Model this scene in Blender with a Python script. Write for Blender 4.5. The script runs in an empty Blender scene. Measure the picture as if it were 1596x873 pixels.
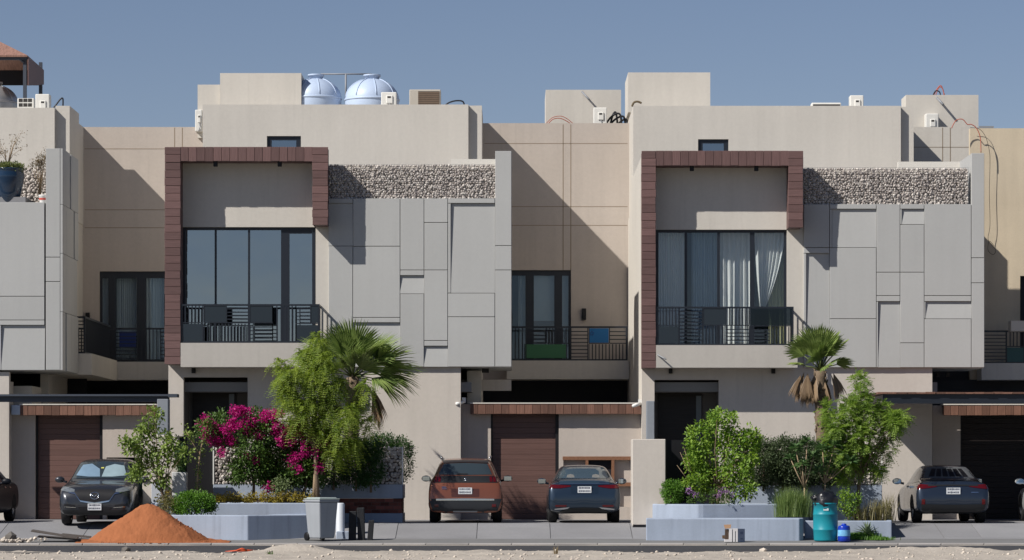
import bpy, bmesh, math, random
import numpy as np
from mathutils import Vector, Matrix, noise
from mathutils.bvhtree import BVHTree

# ---------------------------------------------------------------- camera, sky, sun, exposure
S = bpy.context.scene
COL = S.collection
random.seed(7); RNG = np.random.default_rng(7)
F = 5000.0          # focal length in photo pixels (photo is 1596 wide)
H = 1.75            # eye height above the road
VX, VY = 798.0, 738.0   # vanishing point of the depth direction

cam_d = bpy.data.cameras.new('camera'); cam = bpy.data.objects.new('camera', cam_d); COL.objects.link(cam)
cam.location = (0, 0, H); cam.rotation_euler = (math.radians(90), 0, 0)
cam_d.sensor_width = 36; cam_d.lens = 36 * F / 1596
cam_d.shift_y = (VY - 436.5) / 1596
cam_d.clip_start = 0.5; cam_d.clip_end = 6000
S.camera = cam

SUN = Vector((1.5, 1.0, -1.55)).normalized()      # direction in which the light travels
w = bpy.data.worlds.new('World'); S.world = w; w.use_nodes = True
nt = w.node_tree
sky = nt.nodes.new('ShaderNodeTexSky'); sky.sky_type = 'NISHITA'; sky.sun_disc = False
sky.sun_elevation = math.asin(-SUN.z)
sky.sun_rotation = math.atan2(-SUN.x, -SUN.y)
sky.altitude = 1500; sky.air_density = 1.0; sky.dust_density = 0.2; sky.ozone_density = 2.3
bg = nt.nodes['Background']; bg.inputs['Strength'].default_value = 0.054
tn = nt.nodes.new('ShaderNodeVectorMath'); tn.operation = 'MULTIPLY'; tn.inputs[1].default_value = (1.12, 1.0, 1.03)   # slightly dusty blue
nt.links.new(sky.outputs[0], tn.inputs[0]); nt.links.new(tn.outputs[0], bg.inputs['Color'])
sd = bpy.data.lights.new('sun', 'SUN'); sd.energy = 4.7; sd.angle = math.radians(0.53); sd.color = (1.0, 0.95, 0.88)
sun = bpy.data.objects.new('sun', sd); COL.objects.link(sun); sun.location = (-30, 40, 40)
sun.rotation_euler = SUN.to_track_quat('-Z', 'Y').to_euler()
S.view_settings.view_transform = 'Standard'; S.view_settings.look = 'None'
S.view_settings.exposure = 0.25; S.view_settings.gamma = 1.0
S.view_settings.use_curve_mapping = False
S.render.engine = 'CYCLES'
S.cycles.max_bounces = 8; S.cycles.transparent_max_bounces = 16

# ---------------------------------------------------------------- measuring helpers
def X(px, Y): return (px - VX) * Y / F
def Z(py, Y): return H + (VY - py) * Y / F
def P(px, py, Y): return Vector((X(px, Y), Y, Z(py, Y)))

YF, YB, YW = 84.45, 85.09, 85.2      # front of brown frame, of grey box, of the street wall
YG, YC, YD = 85.68, 85.43, 85.84     # garage wall, canopy, garage door
YR, YRB = 95.3, 94.2                 # wall at the back of the gaps, balcony in front of it
YP = 92.1                            # roof storey
YBB = 88.2                           # back of the grey box

# ---------------------------------------------------------------- object helpers
def tag(o, label=None, cat=None, group=None, kind=None):
    if label: o['label'] = label
    if cat: o['category'] = cat
    if group: o['group'] = group
    if kind: o['kind'] = kind
    return o
def empty(name, loc=(0, 0, 0), label=None, cat=None, group=None, rz=0, parent=None):
    o = bpy.data.objects.new(name, None); COL.objects.link(o); o.empty_display_size = 0.3
    o.location = loc; o.rotation_euler = (0, 0, rz)
    if parent is not None: o.parent = parent; o.location = Vector(loc)
    return tag(o, label, cat, group)
def link(name, me, mat=None, parent=None):
    o = bpy.data.objects.new(name, me); COL.objects.link(o)
    if mat is not None and len(me.materials) == 0: me.materials.append(mat)
    if parent is not None:
        o.parent = parent
        def wm(q): return Matrix.Identity(4) if q is None else wm(q.parent) @ q.matrix_parent_inverse @ q.matrix_basis
        m = wm(parent)     # meshes are written in world coordinates
        o.matrix_parent_inverse = m.inverted()
    return o

class MB:
    def __init__(s): s.v = []; s.f = []; s.sm = []
    def add(s, vs, fs, smooth=False):
        b = len(s.v); s.v += [tuple(v) for v in vs]
        for f in fs: s.f.append(tuple(i + b for i in f)); s.sm.append(smooth)
        return s
    def box(s, x0, x1, y0, y1, z0, z1):
        if x1 < x0: x0, x1 = x1, x0
        if y1 < y0: y0, y1 = y1, y0
        if z1 < z0: z0, z1 = z1, z0
        return s.add([(x0,y0,z0),(x1,y0,z0),(x1,y1,z0),(x0,y1,z0),(x0,y0,z1),(x1,y0,z1),(x1,y1,z1),(x0,y1,z1)],
              [(0,3,2,1),(4,5,6,7),(0,1,5,4),(1,2,6,5),(2,3,7,6),(3,0,4,7)])
    def pbox(s, px0, px1, py0, py1, Y0, Y1):      # box whose front face is measured on the photo at depth Y0
        return s.box(X(px0, Y0), X(px1, Y0), Y0, Y1, Z(py1, Y0), Z(py0, Y0))
    def cbox(s, x0, x1, y0, y1, z0, z1, c=.01):   # box with chamfered front edges
        a = [(x0,y1,z0),(x1,y1,z0),(x1,y1,z1),(x0,y1,z1)]
        b = [(x0,y0+c,z0),(x1,y0+c,z0),(x1,y0+c,z1),(x0,y0+c,z1)]
        d = [(x0+c,y0,z0+c),(x1-c,y0,z0+c),(x1-c,y0,z1-c),(x0+c,y0,z1-c)]
        fs = [(8,9,10,11),(3,2,1,0)]
        for i in range(4):
            j = (i+1) % 4
            fs += [(i,j,4+j,4+i),(4+i,4+j,8+j,8+i)]
        return s.add(a+b+d, fs)
    def prism(s, poly, z0, z1):                   # plan polygon (counter-clockwise) extruded upwards
        n = len(poly)
        vs = [(x,y,z0) for x,y in poly] + [(x,y,z1) for x,y in poly]
        fs = [tuple(range(n-1,-1,-1)), tuple(range(n,2*n))]
        fs += [(i,(i+1)%n,n+(i+1)%n,n+i) for i in range(n)]
        return s.add(vs, fs)
    def tube(s, pts, rad, n=7, cap=True, smooth=True):
        pts = [Vector(p) for p in pts]
        if not hasattr(rad, '__len__'): rad = [rad]*len(pts)
        vs = []; fs = []; ref = None
        for i, p in enumerate(pts):
            d = (pts[min(i+1,len(pts)-1)] - pts[max(i-1,0)]).normalized()
            if ref is None: ref = Vector((1,0,0)) if abs(d.x) < .8 else Vector((0,1,0))
            a = (ref - d*ref.dot(d)).normalized(); b = d.cross(a); ref = a
            for k in range(n):
                t = 2*math.pi*k/n
                vs.append(p + (a*math.cos(t) + b*math.sin(t))*rad[i])
        for i in range(len(pts)-1):
            for k in range(n):
                k2 = (k+1) % n
                fs.append((i*n+k, i*n+k2, (i+1)*n+k2, (i+1)*n+k))
        if cap: fs += [tuple(range(n-1,-1,-1)), tuple(range((len(pts)-1)*n, len(pts)*n))]
        return s.add(vs, fs, smooth)
    def lathe(s, c, prof, n=24, smooth=True, axis='z', cap=True):  # prof: (radius, height)
        vs = []; fs = []
        for r, h in prof:
            for k in range(n):
                t = 2*math.pi*k/n; a, b = r*math.cos(t), r*math.sin(t)
                if axis == 'z': vs.append((c[0]+a, c[1]+b, c[2]+h))
                elif axis == 'x': vs.append((c[0]+h, c[1]+a, c[2]+b))
                else: vs.append((c[0]+b, c[1]+h, c[2]+a))
        for i in range(len(prof)-1):
            for k in range(n):
                k2 = (k+1) % n
                fs.append((i*n+k, i*n+k2, (i+1)*n+k2, (i+1)*n+k))
        if cap: fs += [tuple(range(n-1,-1,-1)), tuple(range((len(prof)-1)*n, len(prof)*n))]
        return s.add(vs, fs, smooth)
    def mesh(s, name):
        me = bpy.data.meshes.new(name); me.from_pydata(s.v, [], s.f)
        me.polygons.foreach_set('use_smooth', s.sm); me.update(); return me
    def build(s, name, mat, parent=None, bevel=0, seg=1):
        o = link(name, s.mesh(name), mat, parent)
        if bevel:
            m = o.modifiers.new('bevel', 'BEVEL'); m.width = bevel; m.segments = seg; m.limit_method = 'ANGLE'
        return o

def wall_holes(mb, px0, px1, py0, py1, Y, holes, thick):
    """front wall as cells round its openings, with real reveals"""
    xs = sorted(set([px0, px1] + [h[0] for h in holes] + [h[1] for h in holes]))
    ys = sorted(set([py0, py1] + [h[2] for h in holes] + [h[3] for h in holes]))
    xs = [x for x in xs if px0 <= x <= px1]; ys = [y for y in ys if py0 <= y <= py1]
    nx, ny = len(xs)-1, len(ys)-1
    def solid(i, j):
        if i < 0 or j < 0 or i >= nx or j >= ny: return False
        cx, cy = (xs[i]+xs[i+1])/2, (ys[j]+ys[j+1])/2
        return not any(h[0] < cx < h[1] and h[2] < cy < h[3] for h in holes)
    for i in range(nx):
        for j in range(ny):
            if not solid(i, j): continue
            x0, x1, z1, z0 = X(xs[i],Y), X(xs[i+1],Y), Z(ys[j],Y), Z(ys[j+1],Y)
            a, b = Y, Y+thick
            mb.add([(x0,a,z0),(x1,a,z0),(x1,a,z1),(x0,a,z1)], [(0,1,2,3)])
            mb.add([(x0,b,z0),(x1,b,z0),(x1,b,z1),(x0,b,z1)], [(3,2,1,0)])
            if not solid(i-1,j): mb.add([(x0,a,z0),(x0,b,z0),(x0,b,z1),(x0,a,z1)], [(3,2,1,0)])
            if not solid(i+1,j): mb.add([(x1,a,z0),(x1,b,z0),(x1,b,z1),(x1,a,z1)], [(0,1,2,3)])
            if not solid(i,j-1): mb.add([(x0,a,z1),(x1,a,z1),(x1,b,z1),(x0,b,z1)], [(0,1,2,3)])
            if not solid(i,j+1): mb.add([(x0,a,z0),(x1,a,z0),(x1,b,z0),(x0,b,z0)], [(3,2,1,0)])
    return mb

# ---------------------------------------------------------------- materials
MATS = {}
def mat(name, col, rough=.75, metal=0, spec=.35, var=.06, vs=.8, fine=.03, bump=0, bs=40, streak=0, rnd=0, coat=0, joint=None):
    if name in MATS: return MATS[name]
    m = bpy.data.materials.new(name); m.use_nodes = True; t = m.node_tree; N = t.nodes; Lk = t.links
    b = N['Principled BSDF']; b.inputs['Roughness'].default_value = rough; b.inputs['Metallic'].default_value = metal
    b.inputs['Specular IOR Level'].default_value = spec
    if coat: b.inputs['Coat Weight'].default_value = coat; b.inputs['Coat Roughness'].default_value = .05
    geo = N.new('ShaderNodeNewGeometry')
    def noise_(scale, det=4, vec=None):
        n = N.new('ShaderNodeTexNoise'); n.inputs['Scale'].default_value = scale; n.inputs['Detail'].default_value = det
        Lk.new(vec if vec is not None else geo.outputs['Position'], n.inputs['Vector']); return n.outputs['Fac']
    def math_(op, a, c):
        n = N.new('ShaderNodeMath'); n.operation = op
        for i, q in enumerate((a, c)):
            if isinstance(q, (int, float)): n.inputs[i].default_value = q
            else: Lk.new(q, n.inputs[i])
        return n.outputs[0]
    fac = None
    def acc(f, amp):   # (f-.5)*2*amp
        nonlocal fac
        g = math_('MULTIPLY', math_('SUBTRACT', f, .5), 2*amp)
        fac = g if fac is None else math_('ADD', fac, g)
    if var: acc(noise_(vs), var*1.6)
    if fine: acc(noise_(vs*22, 3), fine*1.6)
    if streak:
        mp = N.new('ShaderNodeVectorMath'); mp.operation = 'MULTIPLY'; mp.inputs[1].default_value = (3.5, 3.5, .22)
        Lk.new(geo.outputs['Position'], mp.inputs[0]); acc(noise_(1.0, 5, mp.outputs[0]), streak*1.6)
        # sparse narrow rain runs, in patches
        m2 = N.new('ShaderNodeVectorMath'); m2.operation = 'MULTIPLY'; m2.inputs[1].default_value = (8, 8, .45); Lk.new(geo.outputs['Position'], m2.inputs[0])
        run = math_('MULTIPLY', math_('MAXIMUM', math_('SUBTRACT', noise_(1.0, 3, m2.outputs[0]), .56), 0), math_('MAXIMUM', math_('SUBTRACT', noise_(.35, 2), .42), 0))
        fac = math_('SUBTRACT', fac, math_('MULTIPLY', run, streak*45))
    if rnd:
        oi = N.new('ShaderNodeObjectInfo'); acc(oi.outputs['Random'], rnd)
    if fac is not None:
        k = math_('ADD', fac, 1.0)
        mx = N.new('ShaderNodeVectorMath'); mx.operation = 'SCALE'; mx.inputs[0].default_value = col[:3]
        Lk.new(k, mx.inputs['Scale']); Lk.new(mx.outputs[0], b.inputs['Base Color'])
    else: b.inputs['Base Color'].default_value = (*col[:3], 1)
    if bump:
        bn = N.new('ShaderNodeBump'); bn.inputs['Strength'].default_value = bump; bn.inputs['Distance'].default_value = .02
        Lk.new(noise_(bs, 5), bn.inputs['Height']); Lk.new(bn.outputs[0], b.inputs['Normal'])
    MATS[name] = m; return m

def wood_mat(name, col, axis_scale, rnd=.3, amp=.22, rough=.6):
    if name in MATS: return MATS[name]
    m = mat(name, col, rough=rough, var=.05, fine=0, rnd=rnd)
    t = m.node_tree; N = t.nodes; Lk = t.links; b = N['Principled BSDF']
    src = b.inputs['Base Color'].links[0].from_socket
    geo = N.new('ShaderNodeNewGeometry'); v = N.new('ShaderNodeVectorMath'); v.operation = 'MULTIPLY'; v.inputs[1].default_value = axis_scale
    Lk.new(geo.outputs['Position'], v.inputs[0]); n = N.new('ShaderNodeTexNoise'); n.inputs['Scale'].default_value = 1; n.inputs['Detail'].default_value = 5
    Lk.new(v.outputs[0], n.inputs['Vector'])
    mr = N.new('ShaderNodeMapRange'); mr.inputs[1].default_value = .3; mr.inputs[2].default_value = .7; mr.inputs[3].default_value = 1-amp; mr.inputs[4].default_value = 1+amp
    Lk.new(n.outputs['Fac'], mr.inputs[0]); s = N.new('ShaderNodeVectorMath'); s.operation = 'SCALE'
    Lk.new(src, s.inputs[0]); Lk.new(mr.outputs[0], s.inputs['Scale']); Lk.new(s.outputs[0], b.inputs['Base Color'])
    bn = N.new('ShaderNodeBump'); bn.inputs['Strength'].default_value = .3; bn.inputs['Distance'].default_value = .01
    Lk.new(n.outputs['Fac'], bn.inputs['Height']); Lk.new(bn.outputs[0], b.inputs['Normal'])
    return m

def glass_mat(name, tint, refl, reflcol=(.8,.85,.9), rough=.0):
    if name in MATS: return MATS[name]
    m = bpy.data.materials.new(name); m.use_nodes = True; t = m.node_tree; N = t.nodes; Lk = t.links
    for n in list(N):
        if n.type == 'BSDF_PRINCIPLED': N.remove(n)
    out = [n for n in N if n.type == 'OUTPUT_MATERIAL'][0]
    tr = N.new('ShaderNodeBsdfTransparent'); tr.inputs[0].default_value = (*tint, 1)
    gl = N.new('ShaderNodeBsdfGlossy'); gl.inputs['Color'].default_value = (*reflcol, 1); gl.inputs['Roughness'].default_value = rough
    geo = N.new('ShaderNodeNewGeometry'); nz = N.new('ShaderNodeTexNoise'); nz.inputs['Scale'].default_value = 1.1; nz.inputs['Detail'].default_value = 1
    Lk.new(geo.outputs['Position'], nz.inputs['Vector'])
    bn = N.new('ShaderNodeBump'); bn.inputs['Strength'].default_value = .06; bn.inputs['Distance'].default_value = .05
    Lk.new(nz.outputs['Fac'], bn.inputs['Height']); Lk.new(bn.outputs[0], gl.inputs['Normal'])
    # reflectance of a thin pane, the same from both sides
    dt = N.new('ShaderNodeVectorMath'); dt.operation = 'DOT_PRODUCT'; Lk.new(geo.outputs['Incoming'], dt.inputs[0]); Lk.new(geo.outputs['Normal'], dt.inputs[1])
    def mt(op, a_, b_):
        n = N.new('ShaderNodeMath'); n.operation = op; n.use_clamp = op == 'ADD'
        for i, q in enumerate((a_, b_)):
            if q is None: continue
            if isinstance(q, (int, float)): n.inputs[i].default_value = q
            else: Lk.new(q, n.inputs[i])
        return n.outputs[0]
    sch = mt('POWER', mt('SUBTRACT', 1.0, mt('ABSOLUTE', dt.outputs['Value'], None)), 5.0)
    ad = N.new('ShaderNodeMath'); ad.operation = 'ADD'; ad.inputs[1].default_value = refl+.04; ad.use_clamp = True
    Lk.new(sch, ad.inputs[0])
    mx = N.new('ShaderNodeMixShader'); Lk.new(ad.outputs[0], mx.inputs[0]); Lk.new(tr.outputs[0], mx.inputs[1]); Lk.new(gl.outputs[0], mx.inputs[2])
    Lk.new(mx.outputs[0], out.inputs['Surface']); MATS[name] = m; return m

def leaf_mat(name, c_dark, c_light, trans=.35, rough=.5):
    m = bpy.data.materials.new(name); m.use_nodes = True; t = m.node_tree; N = t.nodes; Lk = t.links
    b = N['Principled BSDF']; b.inputs['Roughness'].default_value = rough; b.inputs['Specular IOR Level'].default_value = .35
    out = [n for n in N if n.type == 'OUTPUT_MATERIAL'][0]
    at = N.new('ShaderNodeAttribute'); at.attribute_name = 'tint'
    mx = N.new('ShaderNodeMix'); mx.data_type = 'RGBA'
    mx.inputs[6].default_value = (*c_dark, 1); mx.inputs[7].default_value = (*c_light, 1)
    Lk.new(at.outputs['Fac'], mx.inputs[0]); Lk.new(mx.outputs[2], b.inputs['Base Color'])
    tl = N.new('ShaderNodeBsdfTranslucent')
    hs = N.new('ShaderNodeHueSaturation'); hs.inputs['Saturation'].default_value = 1.1; hs.inputs['Value'].default_value = 1.3
    Lk.new(mx.outputs[2], hs.inputs['Color']); Lk.new(hs.outputs[0], tl.inputs['Color'])
    ms = N.new('ShaderNodeMixShader'); ms.inputs[0].default_value = trans
    Lk.new(b.outputs[0], ms.inputs[1]); Lk.new(tl.outputs[0], ms.inputs[2]); Lk.new(ms.outputs[0], out.inputs['Surface'])
    return m

CREAM = (.555, .525, .475)
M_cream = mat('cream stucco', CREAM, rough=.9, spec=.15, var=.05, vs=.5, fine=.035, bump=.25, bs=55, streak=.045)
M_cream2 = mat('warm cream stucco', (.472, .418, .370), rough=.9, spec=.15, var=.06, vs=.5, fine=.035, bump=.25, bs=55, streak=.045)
M_slab = mat('balcony slab stucco', (.445, .42, .385), rough=.9, spec=.15, var=.05, vs=.7, fine=.03, bump=.2, bs=55, streak=.045)
M_low = mat('sandy cream stucco', (.53, .488, .44), rough=.9, spec=.15, var=.06, vs=.5, fine=.035, bump=.25, bs=55, streak=.05)
M_white = mat('off white stucco', (.66, .63, .57), rough=.9, spec=.15, var=.04, vs=.7, fine=.03, bump=.2, bs=55)
M_grey = mat('grey panel render', (.41, .413, .405), rough=.85, spec=.2, var=.035, vs=.6, fine=.02, bump=.12, bs=70, streak=.025, rnd=.03)
M_greycore = mat('grey panel joint', (.13, .13, .13), rough=.9, var=.05)
M_plank = wood_mat('brown cladding plank', (.135, .078, .073), (9, 9, 9), rnd=.16, amp=.12)
M_plankv = wood_mat('brown cladding plank upright grain', (.135, .078, .073), (40, 40, 3), rnd=.2, amp=.14)
M_plankh = wood_mat('brown cladding plank level grain', (.135, .078, .073), (3, 40, 40), rnd=.2, amp=.14)
M_canopy = wood_mat('canopy plank', (.165, .085, .060), (40, 40, 3), rnd=.35, amp=.2)
M_door = wood_mat('garage door wood', (.13, .072, .060), (1.2, 20, 45), rnd=.1, amp=.12, rough=.5)
M_navy = mat('dark aluminium', (.012, .016, .024), rough=.4, metal=.0, spec=.5, var=.03, fine=0)
M_black = mat('black paint', (.008, .008, .010), rough=.5, var=.03, fine=0)
M_steel = mat('dark steel beam', (.055, .065, .085), rough=.5, var=.05)
M_conc = mat('pavement concrete', (.24, .24, .25), rough=.9, spec=.15, var=.10, vs=.9, fine=.06, bump=.3, bs=60, rnd=.09)
M_kerb = mat('kerb concrete', (.30, .285, .275), rough=.9, spec=.15, var=.1, vs=2, fine=.06, bump=.3, bs=60, rnd=.15)
M_asph = mat('asphalt', (.060, .061, .066), rough=.9, spec=.15, var=.15, vs=.7, fine=.12, bump=.5, bs=120)
M_plant = mat('planter paint', (.315, .365, .45), rough=.75, spec=.25, var=.09, vs=1.2, fine=.04, bump=.15, bs=50, streak=.11)
M_soil = mat('soil', (.10, .07, .05), rough=.95, var=.25, vs=4, fine=.2, bump=.8, bs=25)
M_stone = mat('gabion stone', (.52, .47, .42), rough=.9, spec=.2, var=.35, vs=9, fine=.1)
M_inside = mat('room inside', (.22, .22, .22), rough=.9, var=.04)
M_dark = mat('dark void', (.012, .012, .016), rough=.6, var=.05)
M_glassr = glass_mat('mirror film glass', (.30, .34, .36), .55, (.50, .55, .60))
M_glass = glass_mat('window glass', (.95, .97, .97), .06, (.40, .46, .54))
M_glassd = glass_mat('dark window glass', (.78, .83, .86), .05, (.35, .42, .5))
M_railglass = mat('tinted rail panel', (.018, .026, .034), rough=.25, spec=.5, var=.02, fine=0)
M_curt = mat('sheer curtain', (.86, .86, .84), rough=.9, var=.03)
M_curty = mat('yellow drape', (.62, .60, .34), rough=.9, var=.05)
M_blind = mat('roller blind', (.30, .36, .40), rough=.9, var=.02)
M_metalw = mat('white painted metal', (.72, .72, .70), rough=.5, var=.04, vs=3)
M_ac = mat('air conditioner casing', (.68, .67, .63), rough=.55, var=.06, vs=3)
M_grille = mat('dark grille', (.035, .032, .03), rough=.6, var=.1)
M_tank = mat('water tank plastic', (.44, .53, .68), rough=.45, spec=.4, var=.03, vs=2)
M_pipe = mat('grey pipe', (.25, .26, .28), rough=.5)
M_cable = mat('black cable', (.012, .012, .016), rough=.5)
M_red = mat('red cable', (.42, .10, .06), rough=.5)
M_woodframe = wood_mat('brown niche timber', (.23, .11, .06), (20, 20, 20), rnd=.1, amp=.12)
M_brick = mat('dark red brick', (.17, .055, .042), rough=.85, var=.2, vs=6, fine=.1, rnd=.5, bump=.3, bs=60)
M_mortar = mat('mortar', (.13, .10, .09), rough=.95, var=.1)
M_bark = mat('bark', (.17, .125, .085), rough=.9, var=.2, vs=8, fine=.2, bump=.8, bs=45)
M_barkp = mat('pale bark', (.34, .25, .16), rough=.9, var=.15, vs=8, fine=.15, bump=.6, bs=45)
# ---------------------------------------------------------------- ground, road, kerb, pavement
def gz(Y): return 0.0 if Y < 75 else (.125 + (Y-75)*.0386 if Y < 77.2 else (.21 + (Y-77.2)*.172 if Y < 79 else .52))
def struct(o): o['kind'] = 'structure'; return o

m_sand = mat('sandy ground', (.40, .36, .31), rough=.95, spec=.1, var=.14, vs=.5, fine=.10, bump=.9, bs=14)
struct(MB().box(-900, 900, -700, 2500, -1.2, -.03).build('ground', mat('earth darkened against bounce', (.11, .095, .08), rough=.95, spec=.1, var=.2, vs=.3, fine=.1)))  # unseen ground made dark to cut the light bounced onto the walls
# sand lot opposite the houses: displaced sheet near the road
def sand_h(x, y):
    n = noise.fractal(Vector((x*.45, y*.45, 3.1)), 1.0, 2.0, 4)
    n2 = noise.fractal(Vector((x*1.7, y*1.7, 9.1)), 1.0, 2.0, 4)
    edge = max(0, min(1, (69.7 + .35*noise.noise(Vector((x*.35, 0, 5)))+.25*noise.noise(Vector((x*1.3, 0, 8))) - y)/1.2))
    base = .105 + .016*noise.noise(Vector((x*5,y*4,2))) + .012*noise.noise(Vector((x*9,y*7,6))) + .03*n + .035*n2 + .07*max(0, noise.noise(Vector((x*.22+4, y*.3, 1))))
    base += .20*math.exp(-(((x+4.6)/.75)**2 + ((y-68.6)/.5)**2)) + .12*math.exp(-(((x-9.5)/1.6)**2 + ((y-68.8)/.5)**2))
    return -.03 + edge*(base)
xs = np.concatenate([[-300,-120,-50,-25], np.arange(-13.5, 13.51, .09), [25,50,120,300]])
ys = np.concatenate([[54.5,56], np.arange(57.5, 72.3, .16)])
vs = []; fs = []
for y in ys:
    for x in xs: vs.append((x, y, sand_h(x, y) if 57 < y else (.04 if y > 55 else -.06)))
nx = len(xs)
for j in range(len(ys)-1):
    for i in range(nx-1): fs.append((j*nx+i, j*nx+i+1, (j+1)*nx+i+1, (j+1)*nx+i))
b = MB(); b.add(vs, fs, True); sand = struct(b.build('sand_lot', m_sand))
# loose stones on it
m_peb = mat('loose pale stone', (.52, .46, .39), rough=.9, var=.3, vs=6, fine=.1)
def rock(mb, c, r, seed, flat=.7):
    rr = random.Random(seed)
    bm = bmesh.new(); bmesh.ops.create_icosphere(bm, subdivisions=1, radius=1)
    vs = []
    for v in bm.verts:
        k = r*(.75+.5*rr.random()); vs.append((c[0]+v.co.x*k, c[1]+v.co.y*k, c[2]+v.co.z*k*flat))
    fs = [tuple(v.index for v in f.verts) for f in bm.faces]; bm.free(); mb.add(vs, fs)
b = MB()
for i in range(1500):
    x = random.uniform(-12, 12); y = random.uniform(61, 70.2); r = random.choice([.008,.012,.012,.018,.018,.025,.04])
    rock(b, (x, y, sand_h(x, y)+r*.2), r, i)
o = b.build('loose_stones', m_peb); tag(o, 'scattered pale stones and clods on the sandy verge', 'stones', kind='stuff')
for i, (px, py, r, lab) in enumerate([(432,858,.10,'pale clod on the sand nearest the grey bin'), (1190,860,.09,'pale stone on the sand in front of the cardboard box'), (197,861,.12,'dark rock on the sand mound in front of the orange sand heap')]):
    Y = 69.0 - i*.3; b = MB(); rock(b, (X(px,Y), Y, sand_h(X(px,Y), Y)+.03), r, 50+i)
    tag(b.build('rock', mat('dark rock', (.12,.11,.10), rough=.9, var=.3, vs=8) if i == 2 else m_peb), lab, 'rock', 'rocks on the verge')

road = struct(MB().box(-300, 300, 68.0, 74.72, -.5, .07).build('road', M_asph))
gut = struct(MB().box(-300, 300, 74.3, 74.71, -.02, .076).build('gutter', mat('gutter concrete', (.11,.112,.12), rough=.9, var=.15, vs=2, fine=.1)))
kerb = empty('kerb', (0, 74.85, 0)); struct(kerb)
x = -16.0; i = 0
while x < 16:
    wd = 1.0
    MB().cbox(x+.004, x+wd-.004, 74.72, 74.93, -.1, .126+random.uniform(-.003,.003), .02).build('kerb_stone', M_kerb, kerb)
    x += wd
pave = empty('pavement', (0, 76, 0)); struct(pave)
bp = MB()
bp.add([(-16,74.93,.105),(16,74.93,.105),(16,77.2,.195),(-16,77.2,.195),(16,79,.50),(-16,79,.50),(-16,100,.50),(16,100,.50)], [(0,1,2,3),(3,2,4,5),(5,4,7,6)])
bp.build('pavement_bed', mat('pavement joint', (.17,.17,.17), rough=.95, var=.1), pave)
bp = MB().box(-60,-16,74.93,100,-.3,.3); bp.box(16,60,74.93,100,-.3,.3); bp.build('pavement_end', M_conc, pave)
cuts = [-16,-14.2,-12.4,-10.35,-8.6,-6.8,-4.9,-2.8,-.85,.93,2.9,4.8,6.7,8.6,10.4,11.3,13.1,15.0,16]
for i in range(len(cuts)-1):
    x0, x1 = cuts[i]+.008, cuts[i+1]-.008
    def slab(y0, y1, sk=.0):
        za, zb = gz(y0)+.0, gz(y1)+.0
        mb = MB(); mb.add([(x0,y0,za-.1),(x1,y0,za-.1),(x1,y1,zb-.1),(x0,y1,zb-.1),(x0,y0,za),(x1,y0,za),(x1,y1,zb),(x0,y1,zb)],
            [(0,3,2,1),(4,5,6,7),(0,1,5,4),(1,2,6,5),(2,3,7,6),(3,0,4,7)])
        mb.build('paving_slab', M_conc, pave)
    slab(74.94, 77.195); slab(77.205, 78.995); slab(79.01, 82.4); slab(82.415, 86.6)
# thin drift of sand along the kerb
b = MB()
for k in range(60):
    cx = random.uniform(-12.5, 12.5); L = random.uniform(.4, 1.6); 
    ring = [(cx + L*math.cos(t)*random.uniform(.7,1), 74.6 + .09*math.sin(t)*random.uniform(.7,1), .078) for t in np.linspace(0, 6.283, 12, endpoint=False)]
    b.add(ring + [(cx, 74.58, .092)], [(i, (i+1) % 12, 12) for i in range(12)], True)
o = b.build('sand_drift', m_sand); o['kind'] = 'stuff'; tag(o, 'thin drift of pale sand lying in the gutter', 'sand')

# ---------------------------------------------------------------- house building kit
def pmb(*a): return MB().pbox(*a)

def planks(parent, px0, px1, py0, py1, Y0, Y1, along, n, m, gap=.008, jit=.006):
    """row of cladding planks; along 'x' = uprights side by side, 'z' = stacked"""
    x0, x1, z1, z0 = X(px0,Y0), X(px1,Y0), Z(py0,Y0), Z(py1,Y0)
    for k in range(n):
        j = random.uniform(0, jit)
        if along == 'x':
            a = x0+(x1-x0)*k/n; c = x0+(x1-x0)*(k+1)/n
            MB().cbox(a+gap/2, c-gap/2, Y0+j, Y1, z0-random.uniform(0,.012), z1, .006).build('plank', m, parent)
        else:
            a = z0+(z1-z0)*k/n; c = z0+(z1-z0)*(k+1)/n
            e = random.uniform(-.012,.004)
            MB().cbox(x0+e, x1-e, Y0+j, Y1, a+gap/2, c-gap/2, .006).build('plank', m, parent)

def brown_frame(root, l0, l1, t0, t1, r0, r1, rb, lb):
    """inverted U of brown planks: left leg, lintel, short right leg"""
    fr = MB()
    d = .05
    fr.box(X(l0,YF)+.02, X(l1,YF)-.01, YF+d, YW+.02, Z(lb,YF)+.01, Z(t0,YF)-.01)
    fr.box(X(l1,YF)-.01, X(r0,YF)+.01, YF+d, YW+.02, Z(t1,YF)+.01, Z(t0,YF)-.01)
    fr.box(X(r0,YF)+.01, X(r1,YF)-.02, YF+d, YW+.02, Z(rb,YF)+.01, Z(t0,YF)-.01)
    f = fr.build('portal_frame', M_plank, root)
    tt = t0 + 24
    planks(f, l0, l1, tt, lb, YF, YF+d, 'z', 26, M_plankh)
    planks(f, l0, l1, t0, tt, YF-.01, YF+d, 'z', 2, M_plankh)
    n = round((r0-l1)/12.6)
    planks(f, l1, r0, t0, t1, YF, YF+d, 'x', n, M_plankv)
    planks(f, r0, r1, t0, rb, YF-.008, YF+d, 'z', round((rb-t0)/12.3), M_plankh)
    for px in (l1 + (r0-l1)*.27, l1 + (r0-l1)*.755):      # down lights
        mb = MB(); x = X(px, YF+.3); z = Z(t1, YF)
        mb.box(x-.055, x+.055, YF+.12, YF+.24, z-.13, z+.03); mb.build('down_light', M_black, f, bevel=.01)
    return f

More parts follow.
